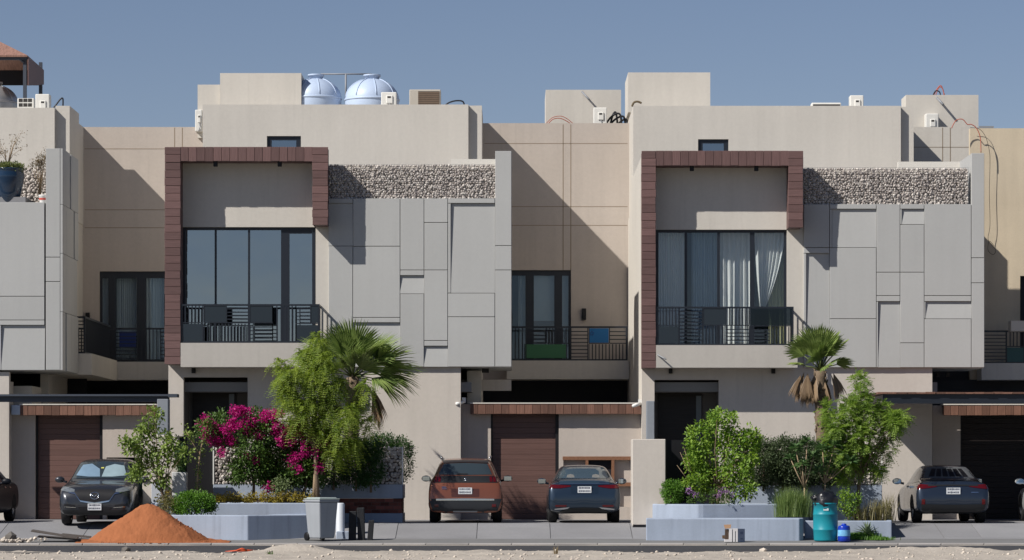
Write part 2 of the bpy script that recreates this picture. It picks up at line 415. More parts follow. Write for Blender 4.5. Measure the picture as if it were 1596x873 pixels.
def grey_box(root, ex0, ex1, fx0, top, ftop, bot, cells, finj, ngrid):
    """panelled box. cells: (px0,px1,py0,py1,kind) kind p panel, r recess tapering to flush at the foot"""
    dep = .17; g = .0075
    core = MB()
    core.box(X(ex0,YB), X(ex1,YB), YB+dep, YBB, Z(bot,YB), Z(top,YB)-.02)
    core.box(X(fx0,YB)+.01, X(ex1,YB)-.0, YB+dep, YBB, Z(top,YB)-.02, Z(ftop,YB)-.01)
    c = core.build('panel_box', M_grey, root)
    def panel(a, b_, t, u, kind):
        x0, x1, z1, z0 = X(a,YB)+g, X(b_,YB)-g, Z(t,YB)-g, Z(u,YB)+g
        if kind == 'p':
            MB().cbox(x0, x1, YB+random.uniform(0,.004), YB+dep, z0, z1, .006).build('panel', M_grey, c)
        else:
            d = kind
            mb = MB(); mb.add([(x0-g,YB+.004,z0),(x1+g,YB+.004,z0),(x1+g,YB+d,z1+g),(x0-g,YB+d,z1+g),(x0-g,YB+dep+.01,z0),(x1+g,YB+dep+.01,z0),(x1+g,YB+dep+.01,z1+g),(x0-g,YB+dep+.01,z1+g)],
                [(0,1,2,3),(7,6,5,4),(0,4,5,1),(1,5,6,2),(2,6,7,3),(3,7,4,0)])
            mb.build('tapered_panel', M_grey, c)
    for q in cells: panel(*q)
    # dark backing that shows in the joints
    mb = MB(); mb.box(X(ex0,YB)+.02, X(ex1,YB)-.02, YB+dep-.02, YB+dep-.004, Z(bot,YB)+.02, Z(top,YB)-.03)
    mb.box(X(fx0,YB)+.03, X(ex1,YB)-.03, YB+dep-.02, YB+dep-.004, Z(top,YB)-.03, Z(ftop,YB)-.04)
    mb.build('joint_backing', M_greycore, c)
    # fin with its joints
    ys_ = [ftop] + finj + [bot]
    for k in range(len(ys_)-1): panel(fx0, ex1, ys_[k], ys_[k+1], 'p')
    return c

def gabion(parent, x0, x1, y0, y1, z0, z1, size, seed, name='gabion_stones', depth_rows=2):
    rr = random.Random(seed); mb = MB()
    nx = int((x1-x0)/size); nz = int((z1-z0)/(size*.85))
    bm = bmesh.new(); bmesh.ops.create_icosphere(bm, subdivisions=1, radius=1)
    base = [v.co.copy() for v in bm.verts]; fcs = [tuple(v.index for v in f.verts) for f in bm.faces]; bm.free()
    tint = []
    for i in range(nx):
        for j in range(nz):
            cx = x0+(i+.5+rr.uniform(-.3,.3)+.5*(j%2)*.8)*(x1-x0)/nx; cz = z0+(j+.5+rr.uniform(-.28,.28))*(z1-z0)/nz
            cx = min(max(cx, x0+size*.3), x1-size*.3); cz = min(max(cz, z0+size*.3), z1-size*.3)
            s = size*rr.uniform(.50,.74); q = rr.uniform(.7,1.35)
            R = Matrix.Rotation(rr.uniform(0,6), 3, Vector((rr.uniform(-1,1), rr.uniform(-1,1), rr.uniform(-1,1))).normalized())
            cy = y0+size*.5+rr.uniform(-.012,.02)
            mb.add([(R @ Vector((v.x*s*q, v.y*s, v.z*s*.75*rr.uniform(.8,1.2)))) + Vector((cx,cy,cz)) for v in base], fcs)
            tint += [rr.random()]*len(base)
    me = mb.mesh(name); at = me.attributes.new('tint', 'FLOAT', 'POINT'); at.data.foreach_set('value', tint)
    o = link(name, me, M_gab, parent); o['kind'] = 'stuff'
    return o
M_gab = mat('gabion stone tinted', (.5,.45,.4), rough=.9, spec=.2, var=.12, vs=12, fine=.06)
def _g():
    t = M_gab.node_tree; N = t.nodes; at = N.new('ShaderNodeAttribute'); at.attribute_name = 'tint'
    cr = N.new('ShaderNodeValToRGB'); e = cr.color_ramp.elements
    e[0].color = (.40,.36,.335,1); e[1].color = (.64,.60,.555,1)
    q = cr.color_ramp.elements.new(.45); q.color = (.50,.45,.415,1)
    t.links.new(at.outputs['Fac'], cr.inputs[0])
    sc = [n for n in N if n.type == 'VECT_MATH' and n.operation == 'SCALE'][0]
    t.links.new(cr.outputs[0], sc.inputs[0])
_g()
M_wire = mat('gabion wire', (.22,.22,.22), rough=.4, metal=.7, var=.05)
def wire_grid(parent, x0, x1, y, z0, z1, st):
    mb = MB(); x = x0
    n = max(1, round((x1-x0)/st)); m = max(1, round((z1-z0)/st)); t = .003
    for i in range(n+1): q = x0+(x1-x0)*i/n; mb.box(q-t, q+t, y-t, y+t, z0, z1)
    for j in range(m+1): q = z0+(z1-z0)*j/m; mb.box(x0, x1, y-2.2*t, y-1.1*t, q-t, q+t)
    return mb.build('wire_mesh', M_wire, parent)

def window(root, rect, Y, bars, glass, fw=4.5, name='window', head=4, hb=()):
    """frame with mullions (list of (px0,px1)) and one pane in each bay; hb: level bars"""
    l, r, t, b_ = rect
    e = empty(name, (X((l+r)/2,Y), Y, Z(b_,Y)), parent=None); e.parent = root
    wmr = Matrix.Translation(root.location); e.matrix_parent_inverse = wmr.inverted()
    fb = MB(); d = .09
    fb.pbox(l, l+fw, t, b_, Y, Y+d); fb.pbox(r-fw, r, t, b_, Y, Y+d)
    fb.pbox(l+fw, r-fw, t, t+head, Y, Y+d); fb.pbox(l+fw, r-fw, b_-4, b_, Y, Y+d)
    for m0, m1 in bars: fb.pbox(m0, m1, t+head, b_-4, Y+.004, Y+d)
    for h0, h1, x0, x1 in hb: fb.pbox(x0, x1, h0, h1, Y+.006, Y+d-.01)
    fb.build('window_frame', M_navy, e)
    ed = [l+fw] + [q for m in bars for q in m] + [r-fw]
    for i in range(0, len(ed), 2):
        gl = glass[i//2] if isinstance(glass, (list, tuple)) else glass
        MB().pbox(ed[i], ed[i+1], t+head, b_-4, Y+.05+.001*i, Y+.058+.001*i).build('pane', gl, e)
    return e

def curtain(parent, px0, px1, py0, py1, Y, m, amp=.05, waves=10, pinch=None, name='curtain'):
    """pleated cloth; pinch=(px,py) gathers the lower edge to that side"""
    mb = MB(); nx, nz = waves*8, 14; vs = []
    for j in range(nz+1):
        v = j/nz
        for i in range(nx+1):
            u = i/nx; px = px0+(px1-px0)*u; py = py0+(py1-py0)*v
            if pinch: px = px + (pinch-px)*(v**1.6)*.8
            a = amp*(math.sin(u*waves*6.283+.6*math.sin(v*3+u*9)) + .35*math.sin(u*waves*2.3*6.283+1))
            p = P(px, py, Y); vs.append((p.x, Y+a, p.z))
    fs = [(j*(nx+1)+i, (j+1)*(nx+1)+i, (j+1)*(nx+1)+i+1, j*(nx+1)+i+1) for j in range(nz) for i in range(nx)]
    mb.add(vs, fs, True); return mb.build(name, m, parent)

def railing(root, px0, px1, py0, py1, Y, cells, ret=None, name='balcony_railing'):
    """cells: (px0,px1,py0,py1,kind) kind v/h bars, or a material for a solid panel"""
    e = empty(name, (X((px0+px1)/2,Y), Y, Z(py1,Y))); e.parent = root; e.matrix_parent_inverse = Matrix.Translation(root.location).inverted()
    fb = MB(); t = 2.8
    fb.pbox(px0, px1, py0, py0+t, Y, Y+.05); fb.pbox(px0, px1, py1-t, py1, Y, Y+.05)
    fb.pbox(px0, px0+t, py0+t, py1-t, Y, Y+.045); fb.pbox(px1-t, px1, py0+t, py1-t, Y, Y+.045)
    ps = set()
    for a, b_, c, d, k in cells:
        for q in (a, b_):
            if abs(q-px0) > 4 and abs(q-px1) > 4: ps.add((round(q), round(c), round(d)))
        if d < py1-6: fb.pbox(a, b_, d-.6, d+.8, Y+.004, Y+.04)
    for q, c, d in ps: fb.pbox(q-.7, q+.7, max(c, py0+t), min(d, py1-t), Y+.006, Y+.038)
    if ret:
        for zz in (py0, py1-t): fb.box(X(px1,Y)-.045, X(px1,Y), Y+.05, ret, Z(zz+t,Y), Z(zz,Y))
        y = Y+.12
        while y < ret: fb.box(X(px1,Y)-.035, X(px1,Y)-.015, y, y+.02, Z(py1-t,Y), Z(py0+t,Y)); y += .09
    fb.build('rail_frame', M_navy, e)
    for a, b_, c, d, k in cells:
        if k == 'v':
            mb = MB(); n = max(2, round((b_-a)/5.2))
            for i in range(1, n): q = a+(b_-a)*i/n; mb.pbox(q-.85, q+.85, c+.5, d-.5, Y+.012, Y+.03)
            mb.build('upright_bars', M_navy, e)
        elif k == 'h':
            mb = MB(); n = max(2, round((d-c)/5.6))
            for i in range(1, n): q = c+(d-c)*i/n; mb.pbox(a+.5, b_-.5, q-.75, q+.75, Y+.012, Y+.03)
            mb.build('level_bars', M_navy, e)
        elif k is not None:
            pmb(a+.8, b_-.8, c+.8, d-.8, Y+.014, Y+.028).build('infill_panel', k, e)
    return e

def joints(parent, segs, Y, m=None):
    """shallow grooves in render shown as thin recess strips: list of (px0,px1,py0,py1)"""
    mb = MB()
    for a, b_, c, d in segs: mb.pbox(a, b_, c, d, Y-.003, Y+.01)
    return mb.build('render_joint', m or mat('render joint', (.25,.20,.15), rough=.95, var=.05), parent)

def garage(root, l, r, dl, dr, canl, canr, c0=629, c1=645, gbot=812, holes=(), roofback=YR, dm=None):
    """garage front between two houses: wall, door, plank canopy, roof"""
    hs = [(dl, dr, c1-6, gbot+4)] + list(holes)
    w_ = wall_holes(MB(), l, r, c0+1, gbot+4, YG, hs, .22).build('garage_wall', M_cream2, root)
    # sectional door: level boards
    dd = empty('garage_door', (X((dl+dr)/2,YD), YD, .52)); dd.parent = root; dd.matrix_parent_inverse = Matrix.Translation(root.location).inverted()
    z0, z1 = .53, Z(c1-6,YD)+.1; n = 21
    for k in range(n):
        a = z0+(z1-z0)*k/n; b_ = z0+(z1-z0)*(k+1)/n
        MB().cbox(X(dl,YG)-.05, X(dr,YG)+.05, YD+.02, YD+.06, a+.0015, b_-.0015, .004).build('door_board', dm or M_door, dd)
    fb = MB(); fb.box(X(dr,YG)-.09, X(dr,YG)-.002, YD-.06, YD+.02, z0, z1); fb.box(X(dl,YG)+.002, X(dl,YG)+.05, YD-.06, YD+.02, z0, z1)
    fb.build('door_jamb', M_black, dd)
    cz0, cz1 = Z(c1,YC), Z(c0,YC)
    cb = MB().box(X(canl,YC)+.01, X(canr,YC)-.01, YC+.04, YG-.002, cz0+.015, cz1-.01)
    c = cb.build('plank_canopy', M_plank, root)
    planks(c, canl, canr, c0, c1, YC, YC+.04, 'x', round((canr-canl)/12.4), M_canopy)
    MB().box(X(canl,YC)-.01, X(canr,YC)+.01, YC-.012, YG+.25, cz1-.004, cz1+.025).build('coping', M_white, c)
    rf = MB().box(X(l,YG), X(r,YG), YG+.22, roofback-.01, cz1-.25, cz1-.03)
    rf.build('garage_roof', M_cream, root)
    # dark inside walls so that openings read as depth
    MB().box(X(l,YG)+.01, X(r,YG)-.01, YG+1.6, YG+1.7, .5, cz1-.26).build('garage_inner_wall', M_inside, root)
    return w_
# ---------------------------------------------------------------- the houses
GH = 'terraced villas of one design'
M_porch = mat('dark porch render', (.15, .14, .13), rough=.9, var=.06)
M_maindoor = wood_mat('dark entrance door', (.018, .014, .013), (2, 30, 30), rnd=.05, amp=.25, rough=.45)
m_green = mat('green infill', (.045, .16, .075), rough=.5, var=.06)
m_blue = mat('blue infill', (.02, .17, .42), rough=.45, var=.06)
m_bluedark = mat('deep blue toy panel', (.010, .03, .16), rough=.5)
YPIER = YP + .17
def zpy(py, Y): return Z(py, Y)

def shell(root, xl, xr, wall_l=True, top=10.28):
    """side walls, terrace floor and back of a house body"""
    for a, b_, y0, y1, t in ((xl, xl+.22, YW+.25, YP-.002, top), (xl+.002, xl+.22, YP, 98, 9.3), (xr-.22, xr, YBB+.002, YP, 10.1), (xr-.218, xr-.002, YP+.002, 98, 9.3)):
        MB().box(a, b_, y0, y1, .5, t).build('side_wall', M_cream, root)
    fl = MB(); fl.box(xl+.22, xr-.22, YW+.26, 98, 9.2, 9.42); fl.build('terrace_floor', M_conc, root)
    fl = MB(); fl.box(xl+.22, xr-.22, YW+.27, 92, 3.93, 4.18); fl.build('upper_floor', M_inside, root)
    fl = MB(); fl.box(xl+.22, xr-.22, 91.9, 92.05, .5, 9.2); fl.build('inner_wall', M_inside, root)
    fl = MB(); fl.box(xl+.22, xr-.22, YW+.27, 92, .44, .54); fl.build('ground_floor', M_inside, root)

def penthouse(root, px0, px1, pier1, py, win):
    zt = Z(py, YP); x0, x1 = X(px0,YP), X(px1,YP)
    pw = MB()
    pb = Z_to_py(9.3, YP)
    wall_holes(pw, px0, px1, py, pb, YP, [win], .2)
    pw.box(x0, x1, YP+.2, 98, 9.31, zt)
    pw.box(x1+.0, X(pier1,YPIER), YPIER, YR+.3, 9.3, zt-.01)
    p = pw.build('roof_storey', M_cream, root)
    MB().pbox(win[0]-1, win[1]+1, win[2]-1, win[3]+1, YP+.185, YP+.198).build('window_backing', M_dark, p)
    window(root, (win[0]+.3, win[1]-.3, win[2]+.3, win[3]+8), YP+.06, [], M_glassr, fw=7, head=6, name='clerestory_window')
    return p
def Z_to_py(z, Y): return VY - (z-H)*F/Y

def porch(root, hole, door, slit):
    l, r, t, b_ = hole; x0, x1, z1 = X(l,YW), X(r,YW), Z(t,YW); y0, y1 = YW+.25, YW+1.5
    mb = MB()
    mb.box(x0-.15, x0-.001, y0, y1, .5, z1+.1); mb.box(x1+.001, x1+.15, y0, y1, .5, z1+.1)
    mb.box(x0, x1, y0, y1, z1+.001, z1+.12); mb.box(x0-.15, x1+.15, y1, y1+.12, .5, z1+.12)
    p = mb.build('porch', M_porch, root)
    d = MB().box(X(door[0],y1-.06), X(door[1],y1-.06), y1-.06, y1-.003, .53, Z(door[2],y1-.06))
    dd = d.build('entrance_door', M_maindoor, p)
    MB().pbox(slit[0], slit[1], door[2]+3, 812, y1-.068, y1-.0605).build('slit_pane', mat('slit pane', (.10,.13,.16), rough=.15, var=.02), p)

def side_lamp(root, px, py, Y, w_=.10, h_=.25):
    p = P(px, py, Y); mb = MB(); mb.box(p.x-w_/2, p.x+w_/2, Y-.10, Y-.002, p.z-h_/2, p.z+h_/2); mb.box(p.x-w_*.3, p.x+w_*.3, Y-.13, Y-.10, p.z-h_*.3, p.z+h_*.3)
    mb.build('wall_lamp', M_black, root)

# ------------------------------------------------ middle house
hB = empty('house', (X(500,YW), YW, .52), 'cream house with twin white roof tanks, bougainvillea at its door and grey panelled upper box', 'house', GH)
xl, xr = X(262.5,YW), -.86
wall_holes(MB(), 262.5, 718, 234, 572, YW, [(284,492,354,537), (511,718,234,313)], .25).build('upper_wall', M_cream, hB)
wb = wall_holes(MB(), 262.5, 718, 572, 812, YW, [(286,386,588,812)], .25)
wb.box(X(718,YW)-.25, X(718,YW)-.001, YW+.25, YG+.3, .5, 4.2)
wb.box(X(718,YW), X(798,YW)-.02, YBB-1, YBB-.8, 4.0, 4.3)
front = wb.build('street_wall', M_low, hB)
shell(hB, xl, xr)
brown_frame(hB, 257, 281, 229, 251, 487, 511, 351, 568)
porch(hB, (286,386,588,812), (300,368,611), (357,365))
e = window(hB, (284.5,491.5,354.5,537), YW+.09, [(334.5,337.5), (386.5,389.5), (438,451)], M_glassr, fw=5, hb=[(358.5,364,451,486)], name='bay_window')
MB().pbox(290, 488, 356, 540, YW+.32, YW+.33).build('roller_blind', M_blind, e)
sl = MB(); sl.box(X(281.5,YF), X(508,YF), YF, YW-.002, Z(572,YF), Z(534.5,YF)); slab_ = sl.build('balcony_slab', M_slab, hB)
G = M_railglass
railing(hB, 281.5, 498, 474, 534.5, YF+.04, [(283,316,476,503,'v'),(318,353,476,503,G),(353,387,476,503,'h'),(283,316,504,533,G),(318,334,504,533,'v'),(336,387,504,533,'v'),
    (389,425,476,503,G),(425,438,476,533,'v'),(389,425,504,533,'h'),(438,461,476,533,'v'),(461,484,476,504,'h'),(461,496,506,533,G),(484,496,476,504,G)], ret=YW-.01)
side_lamp(hB, 302, 578, YW, .10, .13)
grey_box(hB, 511.5, 797.5, 771.5, 309, 235, 572, [
    (512,550,309,317,'p'),(512,550,317,383.5,.04),(512,550,383.5,572,'p'),
    (550,623.7,309,384,'p'),(550,623.7,384,495,'p'),(550,623.7,495,503,'p'),(550,623.7,503,572,.065),
    (623.7,661,309,421,'p'),(623.7,661,421,429.5,'p'),(623.7,661,429.5,458,.065),(623.7,661,458,572,'p'),
    (661,698,309,347,'p'),(661,698,347,421,'p'),(661,698,421,531,'p'),(661,698,531,539.5,'p'),(661,698,539.5,572,.065),
    (698,703,317,457,'p'),(698,771.5,309,317,'p'),(703,771.5,317,457,.065),(698,771.5,457,494,'p'),(698,771.5,494,572,'p')], [383,421], 0)
gb = MB().box(X(511.5,85.2), X(775,85.2)-.02, 85.33, 85.48, Z(309,85.2)-.1, Z(257,85.2)).build('gabion_parapet', M_cream, hB)
gabion(gb, X(512,85.2), X(774,85.2), 85.2, 85.4, Z(310,85.2), Z(256.5,85.2), .066, 1)
wire_grid(gb, X(512,85.2), X(774,85.2), 85.19, Z(310,85.2), Z(256.5,85.2), .12)
lw = MB(); lw.box(X(703,87.4), X(775,87.4), 87.4, 87.6, 9.2, Z(248,87.4)); lw.build('terrace_low_wall', M_white, hB)
penthouse(hB, 316, 730, 751, 163, (416,469,212,244))
tw = MB(); tw.pbox(343, 469.5, 114, 175, 95.0, 97.5); tw.pbox(308, 342.9, 132, 215, 95.2, 97.2); tw.build('stair_tower', M_cream, hB)
# recessed court between the left house and this one
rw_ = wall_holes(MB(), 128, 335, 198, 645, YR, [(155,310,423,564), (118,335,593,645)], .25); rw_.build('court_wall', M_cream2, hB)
joints(hB, [(271.5,272.8,199,232),(283.5,284.8,199,232),(132,330,231.6,232.6),(132,330,326.6,327.6),(132,330,354.6,355.6)], YR)
e = window(hB, (155.5,310,423.5,564), YR+.1, [(169,180),(213,227),(256,268)], M_glassd, fw=4, head=10, name='court_window')
curtain(e, 158, 172, 428, 564, YR+.35, M_curt, .03, 4); curtain(e, 181, 214, 428, 564, YR+.35, M_curt, .03, 10); curtain(e, 226, 262, 428, 564, YR+.37, M_curt, .03, 8)
MB().pbox(150, 315, 415, 570, YR+1.5, YR+1.6).build('room_wall', M_inside, e)
MB().pbox(186, 212, 517, 541, YR-.1, YR-.07).build('blue_panel', m_bluedark, hB)
sl = MB(); sl.box(X(118,YRB), X(330,YRB), YRB, YR-.002, Z(592,YRB), Z(564,YRB)); sl.build('court_balcony_slab', M_cream, hB)
railing(hB, 120, 300, 511, 565, YRB+.04, [(122,158,513,564,'v'),(158,180,513,564,'h'),(180,214,513,564,'h'),(214,227,513,564,'v'),(227,250,513,564,'v'),(250,300,513,564,'h')], name='court_railing')
side_lamp(hB, 137, 496, YR, .12, .32)
MB().pbox(118, 335, 592, 650, YR+.6, YR+.7).build('dark_sheet', M_dark, hB)  # near black sheet paints in the deep shade under the balcony
garage(hB, 14, 262, 55, 160, 31, 243, 631, 647, holes=[(166,225,713,816)])
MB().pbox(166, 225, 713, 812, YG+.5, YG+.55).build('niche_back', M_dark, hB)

# ------------------------------------------------ right house
hC = empty('house', (X(1240,YW), YW, .52), 'cream house with white curtains behind its balcony and a palm with dead skirt before it', 'house', GH)
xl, xr = X(1000.5,YW)+.0, 11.55
wall_holes(MB(), 1000.5, 1453, 239, 573, YW, [(1022,1226.5,358,541), (1252,1453,239,322)], .25).build('upper_wall', M_cream, hC)
wb = wall_holes(MB(), 1000.5, 1453, 573, 812, YW, [(1020,1120.5,592,812)], .25)
wb.box(X(1453,YW)-.25, X(1453,YW)-.001, YW+.25, YG+.3, .5, 4.2)
wb.build('street_wall', M_low, hC)
shell(hC, xl, xr, top=10.2)
brown_frame(hC, 1000, 1022, 235, 258, 1229, 1251.5, 355, 574)
porch(hC, (1020,1120.5,592,812), (1026,1094,614), (1085,1093))
e = window(hC, (1022.3,1226,358.5,541), YW+.09, [(1067,1071), (1118,1122), (1169,1176)], [M_glass, M_glass, M_glass, M_glass], fw=4, name='bay_window')
curtain(e, 1024, 1068, 362, 541, YW+.42, M_curt, .035, 12, name='sheer_curtain')
curtain(e, 1078, 1119, 362, 541, YW+.48, mat('blue sheer curtain', (.42,.50,.56), rough=.9, var=.04), .035, 10, name='sheer_curtain')
curtain(e, 1122, 1171, 362, 541, YW+.55, M_curt, .06, 6)
curtain(e, 1176, 1224, 362, 478, YW+.40, M_curt, .05, 7, pinch=1186)
curtain(e, 1198, 1224, 362, 541, YW+.60, M_curty, .05, 4, name='yellow_drape')
sl = MB(); sl.box(X(1022.5,YF), X(1243,YF), YF, YW-.002, Z(573,YF), Z(538,YF)); sl.build('balcony_slab', M_slab, hC)
Gt = glass_mat('grey rail glass', (.20,.23,.25), .02, (.5,.6,.7))
railing(hC, 1022.5, 1237, 478, 538.5, YF+.04, [(1024,1058,480,507,'v'),(1024,1058,508,536,G),(1059,1095,480,536,'h'),(1096,1132,480,507,G),(1096,1132,508,536,'v'),
    (1132,1168,480,507,'v'),(1132,1168,508,536,'h'),(1169,1235,480,508,Gt),(1169,1200,509,536,'h'),(1202,1235,509,536,'v')], ret=YW-.01)
for px in (1045, 1205): side_lamp(hC, px, 578.5, YW, .10, .13)
MB().tube([P(1025,553,YF-.01), P(1038,560,YF-.25)], .018, 8).build('drain_spout', M_pipe, hC)
grey_box(hC, 1252.6, 1534.5, 1514, 318, 238.5, 573, [
    (1252.6,1293,318,386,'p'),(1252.6,1293,386,395,'p'),(1252.6,1257,395,573,'p'),(1257,1293,395,573,.065),
    (1293,1297,326,386,'p'),(1293,1366,318,326,'p'),(1297,1366,326,386,.065),(1293,1366,386,497,'p'),(1293,1366,497,573,'p'),
    (1366,1403,318,424.5,'p'),(1366,1403,424.5,461,'p'),(1366,1403,461,470,'p'),(1366,1369,470,573,'p'),(1369,1403,470,573,.065),
    (1403,1440.6,318,326,'p'),(1403,1406,326,350,'p'),(1406,1440.6,326,350,.065),(1403,1440.6,350,424.5,'p'),(1403,1440.6,424.5,534.6,'p'),(1403,1440.6,534.6,573,'p'),
    (1440.6,1514,318,461,'p'),(1440.6,1514,461,470,'p'),(1440.6,1443,470,497,'p'),(1443,1514,470,497,.065),(1440.6,1514,497,573,'p')], [402,441], 0)
gb = MB().box(X(1252.6,85.2), X(1509,85.2)-.02, 85.33, 85.48, Z(318,85.2)-.1, Z(262,85.2)).build('gabion_parapet', M_cream, hC)
gabion(gb, X(1253,85.2), X(1509,85.2), 85.2, 85.4, Z(319,85.2), Z(262,85.2), .066, 2)
wire_grid(gb, X(1253,85.2), X(1509,85.2), 85.19, Z(319,85.2), Z(261.5,85.2), .12)
lw = MB(); lw.box(X(1400,87.4), X(1497,87.4), 87.4, 87.6, 9.2, Z(252,87.4)); lw.box(X(1516.5,YB), X(1516.5,YB)+.12, YB+.18, YBB-.002, 9.2, Z(238.5,YB)-.015)
lw.build('terrace_low_wall', M_white, hC)
penthouse(hC, 987, 1404, 1424, 165, (1088,1135.5,217,250))
tw = MB(); tw.pbox(979, 1107, 113, 175, 95.3, 97.9); tw.build('stair_tower', M_cream, hC)
# court between the middle house and this one
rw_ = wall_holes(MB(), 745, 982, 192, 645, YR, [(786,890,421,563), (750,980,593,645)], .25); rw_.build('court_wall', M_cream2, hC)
joints(hC, [(877,878.3,194,421),(889,890.3,194,421),(755,978,223.2,224.2),(755,978,321.6,322.6),(755,978,350.8,351.8)], YR)
e = window(hC, (786.5,889.5,421.5,563), YR+.1, [(819,832),(864,876)], [M_glassd, M_glass, M_glass], fw=3.5, head=8, name='court_window')
curtain(e, 808, 820, 428, 563, YR+.35, M_curt, .03, 4); MB().pbox(830, 866, 425, 500, YR+.3, YR+.32).build('roller_blind', M_blind, e); MB().pbox(876, 888, 425, 563, YR+.3, YR+.32).build('roller_blind', M_blind, e)
MB().pbox(780, 895, 415, 570, YR+1.5, YR+1.6).build('room_wall', M_inside, e)
sl = MB(); sl.box(X(790,YRB), X(980.5,YRB), YRB, YR-.002, Z(591,YRB), Z(562,YRB)); sl.build('court_balcony_slab', M_cream, hC)
rl = railing(hC, 790, 978, 508.5, 562.5, YRB+.04, [(792,820,511,562,'v'),(831,851,511,535,'h'),(852,866,511,535,'v'),(818,883,536,559,m_green),(866,888,511,535,'v'),(890,916,511,562,'h'),
    (918,949.5,511,535,m_blue),(950,976,511,535,'h'),(918,976,536,562,'v')], name='court_railing')
mb = MB()
for k in range(5):
    t = k*1.2566; c = P(922.5, 519.5, YRB+.02); mb.lathe((c.x+.05*math.sin(t), YRB+.045, c.z+.05*math.cos(t)), [(.022,0),(.022,.006)], 8, axis='y')
mb.build('flower_mark', mat('pale blue mark', (.03,.10,.30), rough=.5), rl)
side_lamp(hC, 910, 490, YR, .13, .34)
MB().pbox(690, 985, 588, 650, YR+.6, YR+.7).build('dark_sheet', M_dark, hC)  # sheet coloured as the shaded void below this court balcony
garage(hC, 718.5, 1003, 765, 871, 733, 1000, 629, 645, holes=[(878,986,712,790)])
n_ = MB(); n_.pbox(876, 988, 708, 794, YG+.16, YG+.2); nb = n_.build('meter_niche', M_cream2, hC)
wf = MB(); wf.pbox(877, 986, 711.5, 717, YG-.02, YG+.15); wf.pbox(912.5, 917, 717, 790, YG-.015, YG+.15); wf.pbox(953, 957.5, 717, 790, YG-.015, YG+.15); wf.pbox(957.5, 986, 752, 758, YG-.012, YG+.14); wf.pbox(878,912.5,752,758,YG-.012,YG+.14)
wf.build('niche_timber', M_woodframe, nb)
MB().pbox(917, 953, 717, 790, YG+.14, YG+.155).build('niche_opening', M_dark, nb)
# small block under the box and its flood light
MB().pbox(728, 750, 578, 629, 86.6, 88.0).build('stub_wall', M_cream, hB)
MB().pbox(751, 762, 573.5, 581, 86.2, 86.4).build('soffit_light', M_black, hB)

# ------------------------------------------------ left house (cut by the picture edge)
hA = empty('house', (X(-150,YW), YW, .52), 'cream house cut off by the left edge with potted shrub on its terrace', 'house', GH)
Xs = -11.92
pxs = VX + (Xs-.06)*F/YB
wa = wall_holes(MB(), -420, 14, 580, 812, YW, [], .25); wa.box(X(14,YW)-.25, X(14,YW)-.001, YW+.25, YG+.3, .5, 4.2)
wa.build('street_wall', M_low, hA)
c = grey_box(hA, -300, pxs, 71, 315, 231, 577, [(-300,-60,315,577,'p'),(-60,69.5,315,462,'p'),(-60,69.5,462,499,'p'),(-60,69.5,499,507,'p'),(-60,2,507,577,'p'),(2,69.5,507,577,.065)], [401,439], 0)
zt, zb = Z(231,YB), Z(577,YB)
rowz = [zb, zb+1.55, zb+3.1, zb+4.4, zt]; colY = [YB+.0, 85.9, 86.75, 87.5, YBB]
for i in range(4):
    for j in range(4):
        x0, x1 = Xs-.06, Xs-random.uniform(0,.003); y0, y1 = colY[i]+.006, colY[i+1]-.006; z0, z1 = rowz[j]+.006, rowz[j+1]-.006
        if (i*7+j*3) % 4 == 0:   # tapered slot: panel set back at its head
            mb = MB(); mb.box(x0, x1, y0, y1-.25, z0, z1); mb.box(x0, x0+.012, y1-.25, y1, z0, z1); mb.build('side_panel', M_grey, c)
        else: MB().box(x0, x1, y0, y1, z0, z1).build('side_panel', M_grey, c)
MB().box(X(-300,85.2), X(-300,85.2)+.2, YW+.25, 98, .5, 9.4).build('side_wall', M_cream, hA)
MB().box(-12.97, -12.75, YBB+.002, 98, .5, 9.3).build('side_wall', M_cream, hA)
MB().box(X(-300,85.2)+.2, -12.97, YW+.3, 98, 8.9, 9.12).build('terrace_floor', M_conc, hA)
gb = MB().box(X(-300,86.7), X(76,86.7), 86.9, 87.0, 9.0, Z(261,86.7)).build('gabion_parapet', M_cream, hA)
gabion(gb, X(-60,86.7), X(76,86.7), 86.7, 86.9, Z(318,86.7), Z(261,86.7), .085, 3)
mb = MB(); mb.box(X(-300,92.1), X(85,92.1), 92.1, 98, 9.12, Z(168,92.1)); mb.box(X(85,92.1), X(108.5,92.3), 92.3, 94.3, 9.12, Z(165,92.3))
xq = X(108.5,92.3); mb.box(xq-.5, xq, 94.3, YR+.2, 9.12, Z(195.5,94.8)); mb.build('roof_storey', M_cream, hA)
sw = MB(); sw.box(xq-.02, xq+.012, 92.75, 93.35, 9.6, 10.9); sw.build('slot_window', M_dark, hA)
# side balcony on the court
mb = MB(); mb.box(-12.75, X(143,88.25), 88.25, 93.9, Z(584,88.25), Z(551,88.25)); mb.build('side_balcony', M_cream, hA)
railing(hA, 118, 133, 493, 551, 88.3, [(119,132,495,550,'h')], ret=93.9, name='side_railing')
MB().pbox(-300, 135, 575, 650, 92.0, 92.1).build('dark_sheet', M_dark, hA)  # dark sheet added to hide the sky showing under the box
mb = MB(); mb.box(-13.6, -12.9, 86.2, 88.0, .5, 4.1); mb.build('stub_wall', M_cream, hA)

